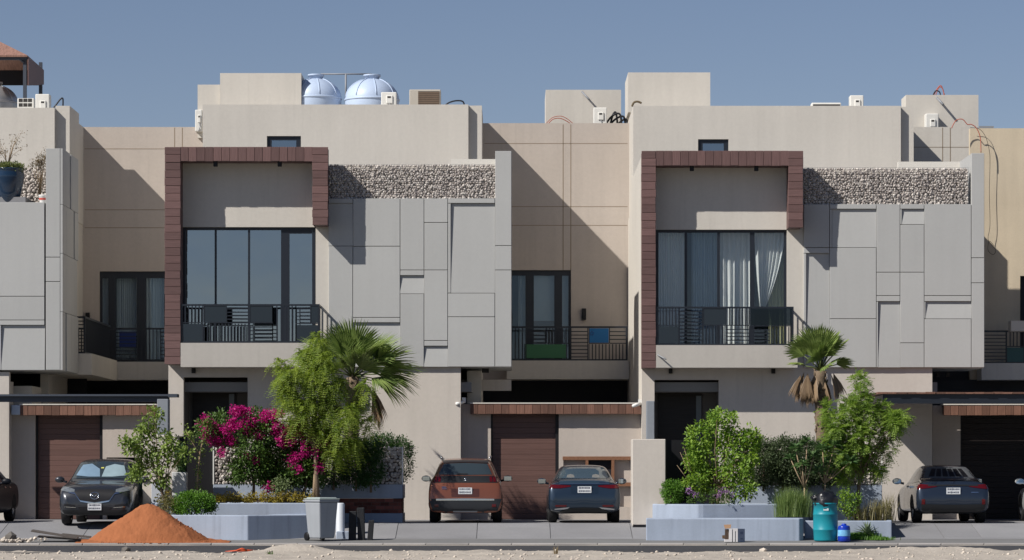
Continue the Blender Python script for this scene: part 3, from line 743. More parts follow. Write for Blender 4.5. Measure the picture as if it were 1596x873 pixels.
# ------------------------------------------------ house at the right edge
YDW = 89.75
hD = empty('house', (X(1600,YW), YW, .52), 'cream house cut off by the right edge with black hanging cables and carport', 'house', GH)
w4 = wall_holes(MB(), 1512, 1760, 200, 640, YDW, [(1590,1700,430,562)], .25); w4.build('court_wall', mat('patched cream stucco', (.55,.47,.35), rough=.9, spec=.15, var=.10, vs=.9, fine=.04, bump=.25, bs=55, streak=.08), hD)
MB().pbox(1590, 1700, 428, 564, YDW+.2, YDW+.22).build('court_window', M_dark, hD)
mb = MB(); wall_holes(mb, 1400, 1512, 198, 330, YR, [], .25); mb.build('court_back_wall', M_cream, hD)
joints(hD, [(1468.5,1469.8,199,255),(1480.5,1481.8,199,255),(1424,1511,229,230)], YR)
tw = MB(); tw.pbox(1412, 1525, 148, 215, 97, 98.15); tw.build('stair_tower', M_cream, hD)
sl = MB(); sl.box(X(1530,88.8), X(1760,88.8), 88.8, YDW-.002, Z(592,88.8), Z(566,88.8)); sl.build('court_balcony_slab', M_cream, hD)
railing(hD, 1528, 1740, 515, 567, 88.84, [(1530,1568,517,566,'h'),(1569,1596,517,540,'v'),(1569,1596,541,566,mat('teal infill', (.03,.09,.09), rough=.5)),(1597,1740,517,566,'v')], name='court_railing')
mb = MB(); mb.pbox(1576, 1760, 500, 516, 88.2, 88.75); mb.build('parapet', M_cream, hD)
garage(hD, 1453.5, 1700, 1497, 1612, 1470, 1690, 631, 647, roofback=YDW, dm=wood_mat('garage door with painted shade', (.016,.011,.010), (1.2,20,45), rnd=.1, amp=.15))  # shade of the carport is painted into the near black door colour
MB().pbox(1380, 1700, 592, 650, YDW-.05, YDW-.005).build('dark_sheet', M_dark, hD)  # shade below the balcony is put into this near black sheet
MB().pbox(1400, 1535, 545, 655, YDW+.3, YDW+.35).build('dark_sheet', M_dark, hD)  # extra dark sheet added to stop sky showing beside the balcony
for px in (1461, 1477): side_lamp(hD, px, 584, 86.3, .09, .12)

# block on the roof far behind the middle court
hE = empty('rooftop_block', (X(909,99), 99, 8), 'plain cream block standing on the roofs behind the middle court', 'building')
tb = MB(); tb.pbox(850.5, 968, 140, 240, 99, 101.5); tb.build('block_wall', M_cream, hE)
MB().tube([P(907,143,98.99), P(918,155,98.7)], .03, 8).build('drain_spout', M_pipe, hE)
MB().box(-20, 20, 98.0, 106, 8, 10.8).build('rear_roofs', M_cream, hE)
# ---------------------------------------------------------------- boundary walls, planters, street objects
def single(mb, name, m, label, cat, group=None, bevel=0, seg=1):
    return tag(mb.build(name, m, None, bevel, seg), label, cat, group)
def V2(px, Y): return (X(px, Y), Y)

# entry wall blocks at each front door
eC = empty('entry_wall', (X(1011,78.6), 78.6, .4), 'low cream wall block beside the blue sedan with a thin upright blade', 'wall', 'entry wall blocks')
b = MB(); b.box(X(985.5,78.5), X(1037.5,78.5), 78.5, 79.5, .46, Z(684.5,78.5)); b.box(X(1037.5,78.5)-.25, X(1037.5,78.5)-.002, 79.5, 80.5, .46, Z(684.5,78.5)-.002); b.build('wall_block', M_low, eC, bevel=.015)
MB().box(X(986.5,78.5), X(1037,78.5), 78.488, 78.6, .42, .50).build('wall_base', M_black, eC)
b = MB(); b.box(X(1008,80.3), X(1020,80.3), 80.3, 80.75, .5, Z(625,80.3)); b.build('blade', mat('grey blue render', (.22,.24,.27), rough=.8, var=.05), eC, bevel=.01)
MB().pbox(1037.8, 1075, 686, 800, 80.6, 80.66).build('gate_leaf', M_black, eC)
eB = empty('entry_wall', (X(250,79.3), 79.3, .5), 'cream wall block behind the slender tree with white meter cabinet', 'wall', 'entry wall blocks')
b = MB(); b.box(X(222,79.4), X(278,79.4), 79.4, 79.65, .48, Z(678,79.4)); b.build('wall_block', M_low, eB, bevel=.015)
b = MB(); b.box(X(245,80.3), X(262,80.3), 80.3, 80.75, .5, Z(622,80.3)); b.build('blade', mat('grey blue render', (.22,.24,.27)), eB, bevel=.01)
MB().pbox(278.2, 335, 680, 805, 80.6, 80.66).build('gate_leaf', M_black, eB)
cb = MB().pbox(236, 257, 752, 797, 79.15, 79.38).build('meter_cabinet', mat('pale grey cabinet', (.42,.45,.50), rough=.5, var=.04), eB, bevel=.01)
MB().pbox(239, 241, 779, 782, 79.135, 79.15).build('cabinet_lock', M_black, cb)
tag(MB().lathe(P(219.5,762,79.9), [(.20,-.012),(.205,0),(.19,.012)], 28, axis='y').build('round_plate', mat('green round plate', (.05,.12,.10), rough=.5)), 'round green plate on the dark side of the left garage wall', 'sign')
pt = empty('tall_pot', (X(279,78.7), 78.7, .45), 'tall white square pot with a dark slim shrub before the left gate', 'pot')
b = MB(); cx, cy = X(279,78.7), 78.9
b.add([(cx-.15,cy-.15,.45),(cx+.15,cy-.15,.45),(cx+.15,cy+.15,.45),(cx-.15,cy+.15,.45),(cx-.18,cy-.18,Z(736,78.7)),(cx+.18,cy-.18,Z(736,78.7)),(cx+.18,cy+.18,Z(736,78.7)),(cx-.18,cy+.18,Z(736,78.7))], [(0,3,2,1),(4,5,6,7),(0,1,5,4),(1,2,6,5),(2,3,7,6),(3,0,4,7)])
b.build('pot_body', mat('white pot', (.52,.53,.54), rough=.6, var=.05), pt, bevel=.012)

# gabion garden fences
def garden_fence(label, l, r, Y, ret, gtop, gbot, wbot, brick, base, seed):
    e = empty('garden_fence', (X((l+r)/2,Y), Y, .52), label, 'fence', 'gabion garden fences')
    x0, x1 = X(l,Y), X(r,Y); d = .28
    zt, zg, zw = Z(gtop,Y), Z(gbot,Y), Z(wbot,Y)
    MB().box(x0+.05, x1-.05, Y+.14, Y+.18, zg, zt-.03).build('basket_core', mat('stone shade', (.16,.14,.12), rough=.95), e)
    gabion(e, x0, x1, Y, Y+.2, zg, zt, .09, seed)
    wire_grid(e, x0, x1, Y-.012, zg, zt, .14)
    b = MB(); 
    for xx in (x0-.02, x1-.01): b.box(xx, xx+.03, Y-.02, Y+.2, zg, zt+.01)
    b.build('basket_frame', M_metalw, e)
    b = MB().box(x0-.01, x1+.01, Y-.02, Y+d, zw, zg-.002)
    if ret: b.box(x1-.25, x1+.008, Y+d, Y+ret, zw, zg-.002)
    b.build('white_course', M_plant, e, bevel=.01)
    zb = Z(base[0],Y) if base else .5
    if brick:
        br = MB().box(x0+.02, x1-.03, Y+.02, Y+d-.02, zb, zw-.003); 
        if ret: br.box(x1-.23, x1-.03, Y+d-.02, Y+ret-.02, zb, zw-.003)
        band = br.build('brick_course', M_mortar, e)
        rows = 4; bl = .22; hh = (zw-zb)/rows
        for q in range(rows):
            x = x0 + (-.11 if q % 2 else 0)
            while x < x1-.03:
                a, c = max(x, x0+.01), min(x+bl, x1-.02)
                if c-a > .03 and c > X(500,Y): MB().box(a+.005, c-.005, Y+.008+random.uniform(0,.006), Y+.05, zb+q*hh+.005, zb+(q+1)*hh-.005).build('brick', M_brick, band)
                x += bl
            yy = Y+.03
            while ret and yy < Y+ret-.2:
                MB().box(x1-.06, x1-.018, yy+.005, yy+bl-.005, zb+q*hh+.005, zb+(q+1)*hh-.005).build('brick', M_brick, band); yy += bl
        b = MB().box(x0-.005, x1+.008, Y-.018, Y+d, .5, zb-.002)
        if ret: b.box(x1-.25, x1+.006, Y+d, Y+ret, .5, zb-.002)
        b.build('white_plinth', M_plant, e, bevel=.01)
    return e
garden_fence('stone filled gabion fence over brick course behind the bougainvillea', 333, 627, 80.5, 1.9, 697, 755, 777, True, (800,), 11)
garden_fence('stone filled gabion fence on pale plinth behind the right hedge', 1140, 1374, 80.5, 1.5, 690, 756, 812, False, None, 12)

# planters
def planter(label, tiers, soils):
    e = empty('planter', (tiers[0][0][0][0], tiers[0][0][0][1], .15), label, 'planter', 'painted masonry planters')
    for poly, zt, nm in tiers:
        n = len(poly); cx = sum(p[0] for p in poly)/n; cy = sum(p[1] for p in poly)/n
        inn = [(p[0]+(cx-p[0])*.0, p[1]) for p in poly]
        # wall ring with soil inside
        t = .14
        ip = []
        for i in range(n):
            p0, p1, p2 = Vector(poly[i-1]), Vector(poly[i]), Vector(poly[(i+1) % n])
            d1 = (p1-p0).normalized(); d2 = (p2-p1).normalized()
            n1 = Vector((-d1.y, d1.x)); n2 = Vector((-d2.y, d2.x))
            m_ = (n1+n2).normalized(); k = t/max(.35, m_.dot(n1)); ip.append(p1+m_*k)
        zb = -.05
        vs = [(*p, zb) for p in poly] + [(*p, zt) for p in poly] + [(q.x, q.y, zt) for q in ip] + [(q.x, q.y, zt-.2) for q in ip]
        fs = []
        for i in range(n):
            j = (i+1) % n
            fs += [(i,j,n+j,n+i),(n+i,n+j,2*n+j,2*n+i),(2*n+i,2*n+j,3*n+j,3*n+i)]
        b = MB(); b.add(vs, fs); b.build(nm, M_plant, e, bevel=.025, seg=3)
        b = MB(); b.add([(q.x, q.y, zt-.05) for q in ip], [tuple(range(n))]); b.build('soil', M_soil, e)
    return e
planter('two tier pale blue planter below the bougainvillea', [
    ([V2(262,76.9), V2(386,76.35), V2(490,77.25), V2(490,78.3), V2(262,78.3)], .757, 'lower_tier'),
    ([V2(236,78.36), V2(333,78.1), V2(529,78.25), V2(529,80.3), V2(236,80.3)], 1.03, 'upper_tier')], None)
planter('two tier pale blue planter below the lemon bush', [
    ([V2(1007,76.3), V2(1246,76.15), V2(1252,76.3), V2(1252,77.15), V2(1007,77.15)], .683, 'lower_tier'),
    ([V2(1017,77.9), V2(1088,77.2), V2(1096,77.2), V2(1260,77.75), V2(1260,80.2), V2(1017,80.2)], 1.008, 'upper_tier')], None)
planter('low grey planter behind the teal barrel', [([V2(1254,77.1), V2(1390,77.0), V2(1390,80.2), V2(1254,77.9)], .615, 'planter_wall')], None)

# carports
cA = empty('carport', (X(130,83.6), 83.6, .5), 'dark steel carport beam above the grey SUV', 'carport', 'steel carports')
b = MB(); b.pbox(-80, 270, 614.5, 617.5, 83.4, 84.3); b.build('roof_edge', M_steel, cA)
b = MB(); b.pbox(-80, 262, 617.8, 626.5, 83.55, 83.75); b.build('beam', M_steel, cA)
MB().pbox(262, 276, 614, 619, 83.38, 83.9).build('beam_bracket', M_steel, cA)
MB().box(X(252,83.6), X(262,83.6), 83.76, 83.95, .5, Z(617.8,83.6)).build('post', M_steel, cA)
cD = empty('carport', (X(1500,82), 82, .5), 'dark carport with reddish roof boards above the parked blue grey sedan', 'carport', 'steel carports')
yf, yb = 80.9, 85.1
zt = Z(614,yf)
b = MB(); b.box(X(1376,yf), X(1720,yf), yf+.03, yf+.2, Z(629,yf), zt-.01); b.build('beam', M_navy, cD)
b = MB()
for q in range(7):
    xx = X(1378,yf)+q*.85; b.box(xx, xx+.07, yf+.2, yb, zt-.16, zt-.02)
b.build('rafters', M_navy, cD)
nb = 24
for q in range(nb):
    x0 = X(1368,yf)+q*.243
    MB().box(x0+.002, x0+.243-(.013 if q % 4 == 1 else .002), yf-.06+random.uniform(0,.03), yb, zt, zt+.04+random.uniform(0,.01)).build('roof_board', M_canopy, cD)
MB().box(X(1700,yf), X(1700,yf)+.12, yf+.05, yf+.17, .5, Z(629,yf)).build('post', M_navy, cD)

# wheelie bin
def xf(o, loc, rz): o.location = loc; o.rotation_euler = (0,0,rz); return o
Yb = 75.75; bx = X(499.5, Yb); bz = gz(Yb)
bn = empty('wheelie_bin', (bx, Yb+.35, bz), 'light grey wheeled rubbish bin standing by the kerb', 'bin')
M_bin = mat('grey bin plastic', (.30,.32,.345), rough=.5, spec=.35, var=.07, vs=3, streak=.08)
rz = math.radians(38)
def rot(p): c, s_ = math.cos(rz), math.sin(rz); return (bx+p[0]*c-p[1]*s_, Yb+.35+p[0]*s_+p[1]*c, bz+p[2])
def rb(mb, x0, x1, y0, y1, z0, z1, tp=1.0):
    mb.add([rot(p) for p in [(x0*tp,y0*tp,z0),(x1*tp,y0*tp,z0),(x1*tp,y1*tp,z0),(x0*tp,y1*tp,z0),(x0,y0,z1),(x1,y0,z1),(x1,y1,z1),(x0,y1,z1)]], [(0,3,2,1),(4,5,6,7),(0,1,5,4),(1,2,6,5),(2,3,7,6),(3,0,4,7)]); return mb
rb(MB(), -.27,.27,-.31,.31,.06,.92,.8).build('bin_body', M_bin, bn, bevel=.03, seg=2)
rb(MB(), -.29,.29,-.34,.30,.92,.975).build('rim', M_bin, bn, bevel=.012)
ld = MB(); rb(ld, -.295,.295,-.355,.33,.977,1.0); rb(ld, -.24,.24,-.28,.26,1.0,1.03,1.06)
ld.build('lid', mat('pale bin lid', (.34,.39,.38), rough=.5, var=.05), bn, bevel=.01)
for sx in (-.22, .22):
    w0, w1 = Vector(rot((sx-.03,.28,.1))), Vector(rot((sx+.03,.28,.1))); ax = (w1-w0).normalized()
    wb_ = MB(); wb_.tube([w0, w0+ax*.008, w1-ax*.008, w1], [.085,.1,.1,.085], 18); wb_.build('wheel', M_black, bn)
MB().tube([rot((-.25,.34,.93)), rot((-.25,.40,.95)), rot((.25,.40,.95)), rot((.25,.34,.93))], .018, 8).build('handle', M_bin, bn)

# posts beside it
Yq = 77.3
p_ = P(530, 784, Yq); tag(MB().lathe((p_.x, Yq+.12, gz(Yq)), [(.115,0),(.115,.08),(.105,.10),(.105,p_.z-gz(Yq)-.03),(.08,p_.z-gz(Yq))], 24).build('pipe_post', mat('white pipe', (.55,.58,.62), rough=.5, var=.05)), 'thick white round pipe post just right of the grey bin', 'post')
b = MB(); b.box(X(524,76.9), X(545,76.9), 76.9, 77.35, gz(76.9)-.05, gz(76.9)+.16); single(b, 'step_block', M_plant, 'small pale concrete block at the foot of the white pipe post', 'block', bevel=.015)
M_tar = mat('black charred timber', (.014,.015,.018), rough=.8, var=.3, vs=12, bump=.6, bs=40)
for (l, r, t, lab, tilt) in [(543,554.5,797,'black square post nearest the white pipe',.004), (557.5,569,791.5,'tallest of the black posts, in the middle',-.006), (572,580.5,811,'shortest black post at the right of the three',.01)]:
    Y = 76.3; x0, x1, z0, z1 = X(l,Y), X(r,Y), gz(Y)-.05, Z(t,Y); b = MB(); d = x1-x0
    b.add([(x0,Y,z0),(x1,Y,z0),(x1,Y+d,z0),(x0,Y+d,z0),(x0+tilt*4,Y,z1),(x1+tilt*4,Y,z1-.01),(x1+tilt*4,Y+d,z1+.01),(x0+tilt*4,Y+d,z1)], [(0,3,2,1),(4,5,6,7),(0,1,5,4),(1,2,6,5),(2,3,7,6),(3,0,4,7)])
    single(b, 'bollard', M_tar, lab, 'bollard', 'black posts by the bin', bevel=.012)

# heap of orange sand
m_orange = mat('orange sand', (.315,.117,.052), rough=.95, spec=.1, var=.10, vs=2.5, fine=.08, bump=.7, bs=18)
hx, hy, hz0 = X(232,75.9), 75.75, .06
n = 150; m_ = 70; vs = []
for j in range(m_+1):
    for i in range(n+1):
        x = hx-1.65+ (3.6)*i/n; y = hy-1.05+2.2*j/m_
        dx = (x-hx); dy = (y-hy)
        r = math.hypot(dx/(1.36 if dx < 0 else 1.75), dy/1.0)
        if dx > 0: r = math.hypot(dx/1.5, dy/1.0)
        a = math.atan2(dy, dx)
        r *= 1+.06*math.sin(3*a+1)+.05*noise.noise(Vector((math.cos(a)*1.7, math.sin(a)*1.7, 2)))
        h = 1.0 - r
        h = .93*(h if h < .86 else .86+(h-.86)*.45) if h > 0 else h*.12
        if dx > .9: h += .03*max(0, 1-abs(dx-1.5)/.7)*max(0, 1-abs(dy)/.5)
        h += (.034*noise.fractal(Vector((x*2.6, y*2.6, 0)), 1, 2, 5)+.03*min(0, noise.noise(Vector((x*1.6+3, y*1.6, 4)))))*(1 if h > -.02 else .25) + .012*noise.noise(Vector((x*14, y*14, 3)))
        vs.append((x, y, hz0 + (gz(max(y, 75))*.8 if y > 74.95 else 0) + h))
fs = [(j*(n+1)+i, j*(n+1)+i+1, (j+1)*(n+1)+i+1, (j+1)*(n+1)+i) for j in range(m_) for i in range(n)]
b = MB(); b.add(vs, fs, True); heap = b.build('sand_heap', m_orange); tag(heap, 'cone shaped heap of orange sand beside the kerb', 'sand heap')
b = MB()
for k in range(120):
    t = random.random(); x = hx + .35 + 1.1*t + random.uniform(-.15,.15); y = hy - .3 + random.uniform(-.35,.3); d = math.hypot((x-hx)/1.5, y-hy)
    rock(b, (x, y, hz0+.08+.93*max(0,1-d)+.02), random.uniform(.012,.035), 900+k)
for k in range(260):
    t = random.uniform(math.pi*.95, math.pi*2.05); rr_ = random.uniform(.96, 1.18)
    x = hx + math.cos(t)*(1.36 if math.cos(t) < 0 else 1.6)*rr_; y = hy + math.sin(t)*.95*rr_
    rock(b, (x, y, (.075 if y < 74.72 else gz(max(y,75)))+.004), random.uniform(.008,.03), 1300+k, .6)
o = b.build('sand_clods', m_orange, heap); o['kind'] = 'stuff'

# scrap boards and rubble at the left
M_board = wood_mat('weathered board', (.10,.085,.075), (3,30,30), rnd=.3, amp=.3)
for i, (l, r, y0, y1, lab) in enumerate([(48,120,829,840,'weathered board leaning on rubble, the raised one'), (58,150,838,844,'long dark board lying flat beside the orange heap'), (95,140,835,839,'short dark board on top of the flat one')]):
    Y = 75.5+i*.25; a, c = P(l, y0, Y), P(r, y1, Y); th = .025
    b = MB(); b.add([(a.x,Y,a.z),(c.x,Y,c.z),(c.x,Y+.3,c.z+.02),(a.x,Y+.3,a.z+.03),(a.x,Y,a.z+th),(c.x,Y,c.z+th),(c.x,Y+.3,c.z+th+.02),(a.x,Y+.3,a.z+th+.03)], [(0,3,2,1),(4,5,6,7),(0,1,5,4),(1,2,6,5),(2,3,7,6),(3,0,4,7)])
    single(b, 'scrap_board', M_board, lab, 'board', 'scrap boards by the kerb')
b = MB()
for k in range(150):
    px = random.gauss(20, 22); Y = random.uniform(74.7, 75.6); r = random.choice([.02,.03,.04,.06]); rock(b, (X(px,Y), Y, gz(Y)+.02+random.uniform(0,.06)), r, 400+k)
o = b.build('rubble', m_peb); tag(o, 'pale rubble spilled over the kerb at the left edge', 'rubble', kind='stuff')
b = MB(); rock(b, (X(17,75.3), 75.3, .24), .15, 77, .9); single(b, 'rock', mat('dark rock', (.12,.11,.10)), 'angular dark lump of concrete on the rubble at the left edge', 'rock', 'rocks on the verge')

# orange netting pipe on the sand
b = MB(); M_or = mat('orange plastic', (.60,.085,.025), rough=.5, var=.05)
rr = random.Random(3)
for k in range(7):
    x0 = X(352+rr.uniform(0,22),69.3); x1 = X(385+rr.uniform(0,18),69.3); y = 69.2+rr.uniform(-.25,.3); z = sand_h((x0+x1)/2, y)+.02+.006*k
    b.tube([(x0,y,z),((x0+x1)/2,y+rr.uniform(-.1,.1),z+rr.uniform(0,.04)),(x1,y+rr.uniform(-.2,.2),z)], .016, 7)
tag(b.build('plastic_conduit', M_or), 'tangle of bright orange plastic conduit lying on the sand', 'pipe')

# teal barrel, black bag, water bottle, cardboard box
Yt = 75.6; tx, tz = X(1288.5, Yt), gz(Yt)
Ht = Z(784,Yt) - tz; R = .288
bar = empty('barrel', (tx, Yt+.3, tz), 'teal plastic drum stuffed with a black rubbish bag', 'barrel')
M_teal = mat('teal plastic', (.010,.24,.30), rough=.42, spec=.4, var=.05, vs=3, streak=.04)
MB().lathe((tx,Yt+.3,tz), [(.24,0),(.27,.015),(.275,.04),(R,.28*Ht),(R+.006,.29*Ht),(R+.006,.31*Ht),(R,.32*Ht),(R+.004,.5*Ht),(R,.68*Ht),(R+.006,.69*Ht),(R+.006,.71*Ht),(R,.72*Ht),(.275,.96*Ht),(.285,.965*Ht),(.285,Ht),(.26,Ht),(.255,.93*Ht)], 40, cap=False).build('drum', M_teal, bar)
MB().lathe((tx,Yt+.3,tz), [(.0,.9*Ht),(.256,.9*Ht)], 40, cap=False).build('drum_inside', M_black, bar)
b = MB(); b.box(tx-.075, tx+.045, Yt+.3-R-.004, Yt+.3-R+.03, tz+.80*Ht, tz+.86*Ht); lb = b.build('paper_label', mat('paper label', (.6,.66,.68), rough=.6), bar)
MB().box(tx-.075, tx+.0, Yt+.3-R-.008, Yt+.3-R-.0045, tz+.845*Ht, tz+.86*Ht).build('label_mark', M_black, lb)
def blob(c, rx, ry, rz_, seed, amp, n=28, m_=18, freq=2.5):
    vs = []; fs = []
    for j in range(m_+1):
        t = math.pi*j/m_
        for i in range(n):
            p = 2*math.pi*i/n; d = Vector((math.sin(t)*math.cos(p), math.sin(t)*math.sin(p), math.cos(t)))
            k = 1+amp*noise.fractal(d*freq+Vector((seed,0,0)), 1, 2, 4) + amp*.5*abs(noise.noise(d*freq*2.2+Vector((0,seed,0))))
            vs.append((c[0]+d.x*rx*k, c[1]+d.y*ry*k, c[2]+d.z*rz_*k))
    for j in range(m_):
        for i in range(n): fs.append((j*n+i, (j+1)*n+i, (j+1)*n+(i+1) % n, j*n+(i+1) % n))
    return vs, fs
M_bag = mat('black plastic bag', (.010,.011,.014), rough=.32, spec=.5, var=.02, bump=.5, bs=9)
b = MB(); b.add(*blob((tx+.0,Yt+.3,tz+Ht+.03), 0.29, .27, .24, 3.3, .22, freq=1.8)); b.add(*blob((tx-.22,Yt+.28,tz+Ht+.12), .12, .10, .06, 8.3, .4)); bag = b.build('rubbish_bag', M_bag); bag.data.polygons.foreach_set('use_smooth', [True]*len(bag.data.polygons)); tag(bag, 'black rubbish bag bulging out of the teal drum', 'bag')
wx = X(1316.5, 75.5); wz = gz(75.5)
wbt = empty('water_bottle', (wx, 75.65, wz), 'blue water bottle with pale label beside the teal drum', 'bottle')
M_wb = mat('blue bottle plastic', (.008,.035,.36), rough=.25, spec=.5, var=.03)
MB().lathe((wx,75.65,wz), [(.13,0),(.147,.015),(.147,.1),(.142,.115),(.147,.13),(.147,.31),(.142,.32),(.145,.335),(.13,.37),(.06,.385),(.055,.40)], 28).build('bottle_body', M_wb, wbt)
MB().lathe((wx,75.65,wz), [(.149,.13),(.149,.275)], 28, cap=False).build('bottle_label', mat('pale blue label', (.16,.42,.68), rough=.5, var=.35, vs=14), wbt)
MB().lathe((wx,75.65,wz), [(.056,.385),(.058,.40),(.058,.42),(.04,.425)], 20).build('cap', mat('cap blue', (.02,.06,.45), rough=.4), wbt)
YK = 75.4; kz = gz(YK)
kb = empty('cardboard_box', (X(1146,YK), YK+.2, kz), 'opened white cardboard carton with brown flap by the kerb', 'box')
M_card = mat('brown cardboard', (.28,.17,.10), rough=.85, var=.1, vs=6); M_cardw = mat('white printed carton', (.62,.60,.60), rough=.7, var=.08, vs=5)
M_cards = mat('blue grey carton', (.30,.33,.42), rough=.7, var=.06)
zc = lambda py: Z(py, YK)
x_ = lambda px: X(px, YK)
b = MB(); b.box(x_(1130), x_(1141), YK+.02, YK+.3, kz, zc(841)); b.box(x_(1136.5), x_(1141), YK+.019, YK+.3, zc(841), zc(824)); b.build('carton_front', M_cardw, kb)
b = MB(); b.add([(x_(1130),YK+.02,zc(824)),(x_(1139),YK+.02,zc(823)),(x_(1140),YK+.10,zc(817.5)),(x_(1128.5),YK+.10,zc(818))], [(0,1,2,3)]); b.add([(x_(1130),YK+.03,zc(840)),(x_(1130),YK+.03,zc(834)),(x_(1125.5),YK+.0,zc(834.5)),(x_(1126),YK+.0,zc(839.5))], [(0,1,2,3)])
o = b.build('carton_flap', M_card, kb); so = o.modifiers.new('solid', 'SOLIDIFY'); so.thickness = .006
MB().box(x_(1131), x_(1136.5), YK+.12, YK+.3, zc(841), zc(825)).build('carton_inside', mat('carton inside', (.06,.04,.03), rough=.9), kb)
b = MB(); b.box(x_(1142.5), x_(1145.5), YK+.03, YK+.3, kz, zc(824)); b.box(x_(1145.5), x_(1150), YK+.031, YK+.3, zc(828), zc(824)); b.box(x_(1147), x_(1150), YK+.032, YK+.3, kz, zc(828)); b.box(x_(1145.5),x_(1147),YK+.033,YK+.3,kz,zc(845)); b.build('carton_frame', M_cardw, kb)
b = MB(); b.add([(x_(1150),YK+.03,kz),(x_(1162),YK+.22,kz),(x_(1162),YK+.22,zc(824.5)),(x_(1150),YK+.03,zc(824)),(x_(1150),YK+.3,kz),(x_(1150),YK+.3,zc(824))], [(0,1,2,3),(1,4,5,2),(3,2,5)]); b.build('carton_side', M_cards, kb)
b = MB()
for (u0,u1,v0,v1) in [(.35,.75,829,833),(.4,.7,839,841)]:
    f = lambda u: (x_(1150)+(x_(1162)-x_(1150))*u, YK+.03+.19*u-.004)
    b.add([(*f(u0),zc(v1)),(*f(u1),zc(v1)),(*f(u1),zc(v0)),(*f(u0),zc(v0))], [(0,1,2,3)])
b.build('carton_print', mat('carton print', (.16,.18,.27), rough=.7), kb)

# ---------------------------------------------------------------- roof things
def ac_unit(label, px0, px1, py0, py1, Y, grille, m=None, deep=.4):
    """outdoor unit: casing, front grille (or end panel with service cover), feet"""
    x0, x1, z0, z1 = X(px0,Y), X(px1,Y), Z(py1,Y), Z(py0,Y)
    e = empty('air_conditioner', ((x0+x1)/2, Y, z0), label, 'air conditioner', 'outdoor air conditioner units')
    c = MB().box(x0, x1, Y, Y+deep, z0, z1).build('casing', m or M_ac, e, bevel=.025, seg=2)
    if grille == 'coil':
        MB().box(x0+(x1-x0)*.28, x1-.04, Y-.006, Y-.002, z0+.03, z1-.06).build('coil_grille', mat('brown coil', (.17,.12,.085), rough=.7, var=.1, vs=6), c)
        b = MB(); n = 9
        for k in range(n+1): zz = z0+.03+(z1-z0-.09)*k/n; b.box(x0+(x1-x0)*.28, x1-.04, Y-.016, Y-.007, zz-.004, zz+.004)
        b.build('grille_wires', mat('grille wire', (.10,.08,.06), rough=.6), c)
    elif grille == 'slots':
        b = MB()
        for k in range(4):
            zz = z0+.08+(z1-z0-.14)*k/3.4
            for q in range(3): xx = x0+.04+(x1-x0-.08)*q/3; b.box(xx, xx+(x1-x0-.08)/3-.02, Y-.006, Y-.001, zz, zz+(z1-z0)/6)
        b.build('vent_slots', M_grille, c)
    elif grille == 'top':
        MB().box(x0+.04, x1-.03, Y-.006, Y-.002, z0+.02, z1-.05).build('vent_slots', M_grille, c)
    else:
        cx, cz = (x0+x1)/2+.02, (z0+z1)/2+.06; w_ = (x1-x0)*.22
        MB().box(cx-w_, cx+w_, Y-.035, Y-.001, cz-.13, cz+.11).build('service_cover', M_ac, c, bevel=.02)
        MB().box(cx-w_*.6, cx+w_*.4, Y-.039, Y-.036, cz+.03, cz+.08).build('handle_slot', M_grille, c)
        MB().tube([(cx,Y-.02,cz-.13),(cx+.03,Y-.03,cz-.25),(cx-.02,Y-.01,z0)], .012, 6).build('pipe', M_pipe, c)
    return e
ac_unit('tan air conditioner with brown coil face right of the twin tanks', 638, 687, 139.5, 172, 94.5, 'coil', mat('tan casing', (.46,.42,.36), rough=.6, var=.06))
ac_unit('small white air conditioner in front of the right tank', 594, 618, 143.5, 172, 93.6, 'cover')
ac_unit('white air conditioner standing against the plain rooftop block', 925, 946, 167.5, 200, 96.0, 'cover')
ac_unit('low white air conditioner barely above the right parapet', 1265, 1311, 160, 180, 94, 'top')
ac_unit('white air conditioner on the right house roof, the upright one', 1325, 1346, 148.5, 180, 94, 'cover')
ac_unit('white air conditioner on the court roof at the right edge', 1443, 1463, 177, 212, 96.6, 'cover')
ac_unit('white air conditioner with dark slots beside the silver dome', 27, 53, 153, 185, 94.0, 'slots')
ac_unit('white air conditioner with service cover, rightmost on the left roof', 55, 77, 146.5, 185, 93.6, 'cover')
ac_unit('slim white air conditioner on the side of the stair tower', 304, 315, 171, 205, 95.0, 'cover')

def tank(label, px, r_px, top, Y, m):
    r = r_px*Y/F; x = X(px,Y); zt = Z(top,Y); zb = 12.0
    e = empty('water_tank', (x, Y+r, zb), label, 'water tank', 'domed roof tanks')
    h = zt-zb-.12
    dome = [(r, 0), (r, h-.82*r)] + [(r*math.cos(t), h-.82*r+.82*r*math.sin(t)) for t in np.linspace(.08, 1.40, 12)]
    MB().lathe((x,Y+r,zb), [(r*.98,0)] + dome, 40).build('tank_shell', m, e)
    MB().lathe((x,Y+r,zb), [(r*1.012,h-.80*r-.03),(r*1.03,h-.80*r-.02),(r*1.03,h-.80*r+.02),(r*1.0,h-.80*r+.035)], 40, cap=False).build('seam_ring', m, e)
    b = MB()
    for k in range(8):
        t = k*math.pi/4+.2; pts = []
        for a in np.linspace(.15, 1.25, 8): pts.append((x+r*1.005*math.cos(a)*math.cos(t), Y+r+r*1.005*math.cos(a)*math.sin(t), zb+h-.82*r+.83*r*math.sin(a)))
        b.tube(pts, [.016]*8, 6)
    b.build('dome_ribs', m, e)
    MB().lathe((x,Y+r,zb), [(.28*r,h-.03),(.28*r,h+.06),(.32*r,h+.06),(.32*r,h+.11),(.12*r,h+.13)], 24).build('lid', m, e)
    return e
tank('white blue domed water tank half hidden by the stair tower', 490, 40, 111, 95.0, M_tank)
tank('white blue domed water tank, the fully visible one of the pair', 578, 42.5, 111, 94.6, M_tank)
tank('silver grey domed water tank cut off at the left edge', -12, 34, 123, 95.5, mat('silver tank', (.34,.35,.37), rough=.35, metal=.5, var=.05))
